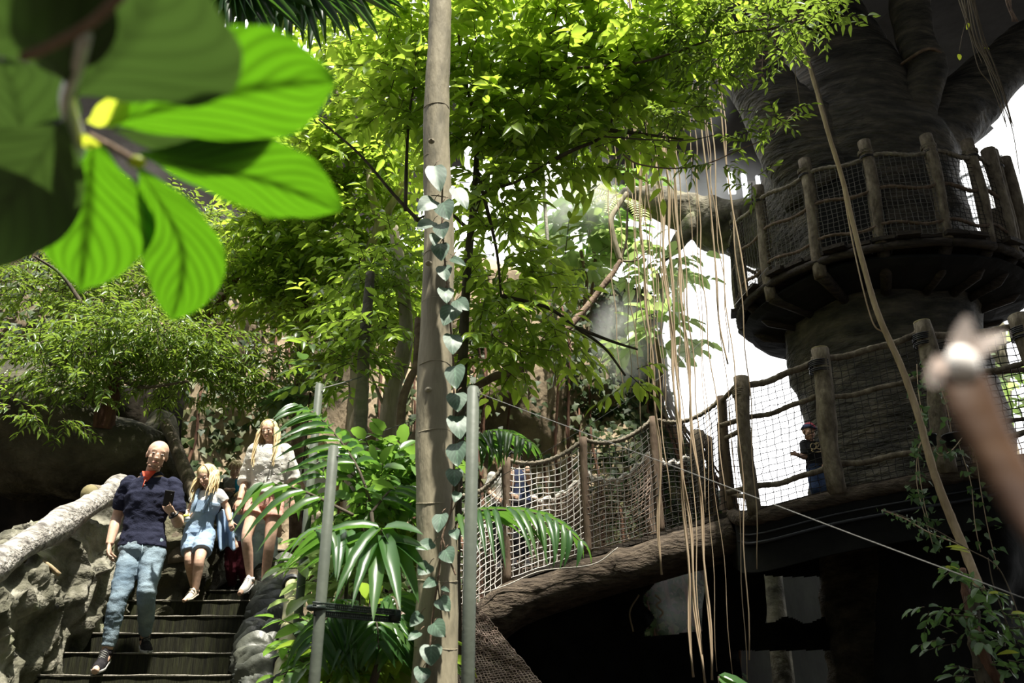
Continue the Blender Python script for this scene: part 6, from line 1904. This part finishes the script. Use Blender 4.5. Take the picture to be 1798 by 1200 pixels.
for pg in o.data.polygons:
    cc = (np.array(pg.center) + ORG[cp.name] - p.J['head']) @ p.H.T
    ang_ = math.atan2(cc[1], cc[0])
    pg.material_index = 1 if (cc[2] < .075 * h and int(ang_ * 4) % 2 == 0) or cc[0] < -.02 * h and cc[2] < .09 * h else 0
m = MB(); R = []
for t in np.linspace(0, 1, 6):
    R.append([p.hp((.075 - .02 * t) * x, .075 + .075 * t * (1 - .35 * x * x), .045 + .006 - .02 * t) for x in np.linspace(-1, 1, 12)])
m.grid(np.array(R)); o = m.build('peak', CL['capblue'], cp); q = o.modifiers.new('t', 'SOLIDIFY'); q.thickness = .006
m = MB(); m.ell(p.hp(0, -.012, .145), .008); m.build('button', CL['capred'], cp)
p.hair_short(flat('dark_hair', (.05, .035, .025), .7), 60, .012, -.35)

# ---- two people on the rope bridge, blurred behind the net
for (x0, top, mt, hair, lab) in [(878, 812, 'white', BLOND, 'fair haired person in a white top far behind the left end of the bridge net'), (905, 806, 'capblue', IRIS, 'person in dark blue clothes far behind the left end of the bridge net')]:
    Y = 9.6; u = 1.0
    J = dict(head=(x0, top, Y), neck=(x0 + 2, top + 19, Y), chest=(x0 + 3, top + 36, Y), waist=(x0 + 5, top + 58, Y), pelvis=(x0 + 6, top + 76, Y),
             shR=(x0 - 14, top + 25, Y), elR=(x0 - 20, top + 50, Y), wrR=(x0 - 8, top + 62, Y - .15), hdR=(x0, top + 66, Y - .18), shL=(x0 + 18, top + 25, Y), elL=(x0 + 24, top + 46, Y), wrL=(x0 + 22, top + 30, Y - .15), hdL=(x0 + 21, top + 18, Y - .18),
             hipR=(x0 - 2, top + 82, Y), knR=(x0 - 2, top + 130, Y - .05), ankR=(x0, top + 176, Y), toeR=(x0 - 4, top + 184, Y - .12), hipL=(x0 + 14, top + 82, Y), knL=(x0 + 16, top + 130, Y - .05), ankL=(x0 + 18, top + 176, Y), toeL=(x0 + 22, top + 184, Y - .12))
    p = Person('person', lab, J, .205, .78, SKIN, yaw=20, nod=5, vox=.007)
    p.body(.4, .4); p.top(CL[mt], .45, .016, .22, .9, .006); p.bottom(CL['black'], .98, .014, .34, .008); p.shoes(CL['black_mesh'], CL['sole']); p.hair_short(hair, 120, .03, -.4)
# ------------------------------------------------------------------ big near leaves, out of focus at the top left
nl = thing('leafy_branch', 'very close blurred branch with big glowing green leaves at the top left', 'branch', W(130, 250, .8))


def WN(px, py, off=0.0):
    return W(px, py, .78 + (py - 250) * .0008 + off)


nv = nrm(A(.0, .30, .95))


def obov(u):
    return max(.02, (math.sin(math.pi * min(1, u ** 1.35)) ** .8))


def near(pts, hw, mat, off=0.0, n=nv, fold=.10, prof=obov):
    s = MPP(200, 250, .8)
    return blade('leaf', [WN(x, y, off) for x, y in pts], hw * s * 1.5, n, M[mat], nl, 26, 12, fold, .035, prof)


near([(178, 222), (260, 198), (390, 165), (500, 148), (588, 145)], 70, 'leaf_near', .0)
near([(242, 275), (330, 292), (440, 312), (520, 338), (598, 374)], 62, 'leaf_near', .02)
near([(165, 250), (158, 320), (152, 400), (140, 515)], 80, 'leaf_near', .02)
near([(238, 296), (278, 350), (318, 430), (318, 500), (300, 566)], 54, 'leaf_near', .03)
near([(108, 215), (66, 285), (0, 375), (-60, 480)], 70, 'leaf_near_shade', -.05)
near([(125, 175), (180, 115), (240, 40), (300, -70)], 100, 'leaf_near_shade', -.04)
near([(118, 150), (70, 90), (0, 50), (-90, 20)], 110, 'leaf_near_shade', -.06)
near([(190, 228), (280, 252), (380, 258), (480, 238)], 30, 'leaf_near_shade', .03, n=A(.1, .2, .95))
near([(118, 225), (105, 255), (92, 290), (82, 326)], 34, 'leaf_near', .03)
near([(150, 215), (175, 212), (200, 196), (218, 168)], 15, 'leaf_yellow', .0)
near([(148, 236), (152, 250), (156, 262)], 13, 'leaf_yellow', -.01)
near([(60, 330), (40, 240), (20, 150), (0, 110)], 70, 'leaf_near_shade', .06)
P = spline(np.array([WN(150, 60, -.06), WN(138, 110, -.05), WN(118, 170, -.03), WN(125, 215, -.01), WN(132, 262, .01), WN(130, 290, .02)]), 20)
m = MB(); m.tube(P, np.interp(np.linspace(0, 1, 20), [0, .3, .6, .75, 1], [.006, .007, .009, .014, .004]), 12); m.build('stem', flat('pale_stem', (.55, .55, .52), .3, .6), nl)
P = spline(np.array([WN(155, 238), WN(195, 258), WN(240, 284)]), 10)
m = MB(); m.tube(P, [.004] * 10, 8); m.build('twig', M['bark_brown'], nl)
m = MB(); m.ell(WN(240, 284), (.011, .008, .007)); m.build('bud', M['leaf_yellow'], nl)
P = spline(np.array([WN(40, 100, -.08), WN(90, 80, -.08), WN(160, 40, -.08), WN(215, -10, -.08)]), 12)
m = MB(); m.tube(P, [.0045] * 12, 8); m.build('twig', M['bark_brown'], nl)

# ------------------------------------------------------------------ blurred brown withered leaf stalk at the right
dl = thing('withered_flower_stalk', 'blurred brown withered stalk with a pale flower tip close at the right edge', 'plant', W(1780, 860, .5))
P = spline(np.array([W(1690, 640, .50), W(1702, 690, .495), W(1722, 745, .49), W(1756, 810, .485), W(1800, 880, .48), W(1860, 960, .47)]), 24)
m = MB(); m.tube(P, np.interp(np.linspace(0, 1, 24), [0, .12, .3, .6, 1], [.008, .0145, .0165, .0145, .016]), 16, flat=.5, up=A(0, -1, 0)); m.build('stalk', M['dry_leaf'], dl)
s_ = MPP(1700, 650, .5)
for pts, hw in [([(1690, 655), (1690, 610), (1697, 556)], 24), ([(1690, 660), (1660, 650), (1632, 676)], 26), ([(1692, 640), (1725, 605), (1765, 588)], 15), ([(1685, 660), (1655, 645), (1640, 625)], 14)]:
    blade('petal', [W(x, y, .50 - .00008 * (650 - y)) for x, y in pts], hw * s_, A(.1, -1, .3), M['petal'], dl, 12, 6, .1, .02, lambda u: math.sin(math.pi * min(1, .15 + u * .8)) ** .8)
m = MB(); m.ell(W(1690, 640, .492), (.0105, .008, .012)); m.build('flower_head', M['white_tip'], dl)

# ------------------------------------------------------------------ mist
for (px, py, Y, rx, ry, rd, dens, lab) in [(1095, 600, 11.6, 70, 105, .7, 2.4, 'small grey puff of mist drifting before the ivy wall'), (1190, 590, 11.8, 50, 200, 1.0, 2.6, 'tall bright column of mist between the ivy wall and the giant tree'),
                                           (1010, 350, 11.5, 100, 95, 1.0, 3.0, 'glowing mist around the sun glare left of the mossy limb'), (1235, 340, 13.0, 150, 60, 1.2, 2.0, 'bright mist above the mossy limb'),
                                           (1195, 1040, 12.2, 70, 110, .8, .6, 'dim mist inside the cave opening under the bridge'), (1720, 190, 11.0, 110, 80, .8, .9, 'mist drifting past the right limb of the giant tree'), (1745, 350, 11.6, 90, 170, 1.0, .5, 'bright mist behind the right side of the lookout platform'), (1230, 180, 12.5, 70, 90, .9, .6, 'faint bluish mist below the dark roof')]:
    c = W(px, py, Y); s = MPP(px, py, Y)
    m = MB(); m.ell(c, (rx * s, rd, ry * s), None, 20, 14)
    tag(m.build('mist', mistmat('mist', dens)), lab, 'mist', kind='stuff')
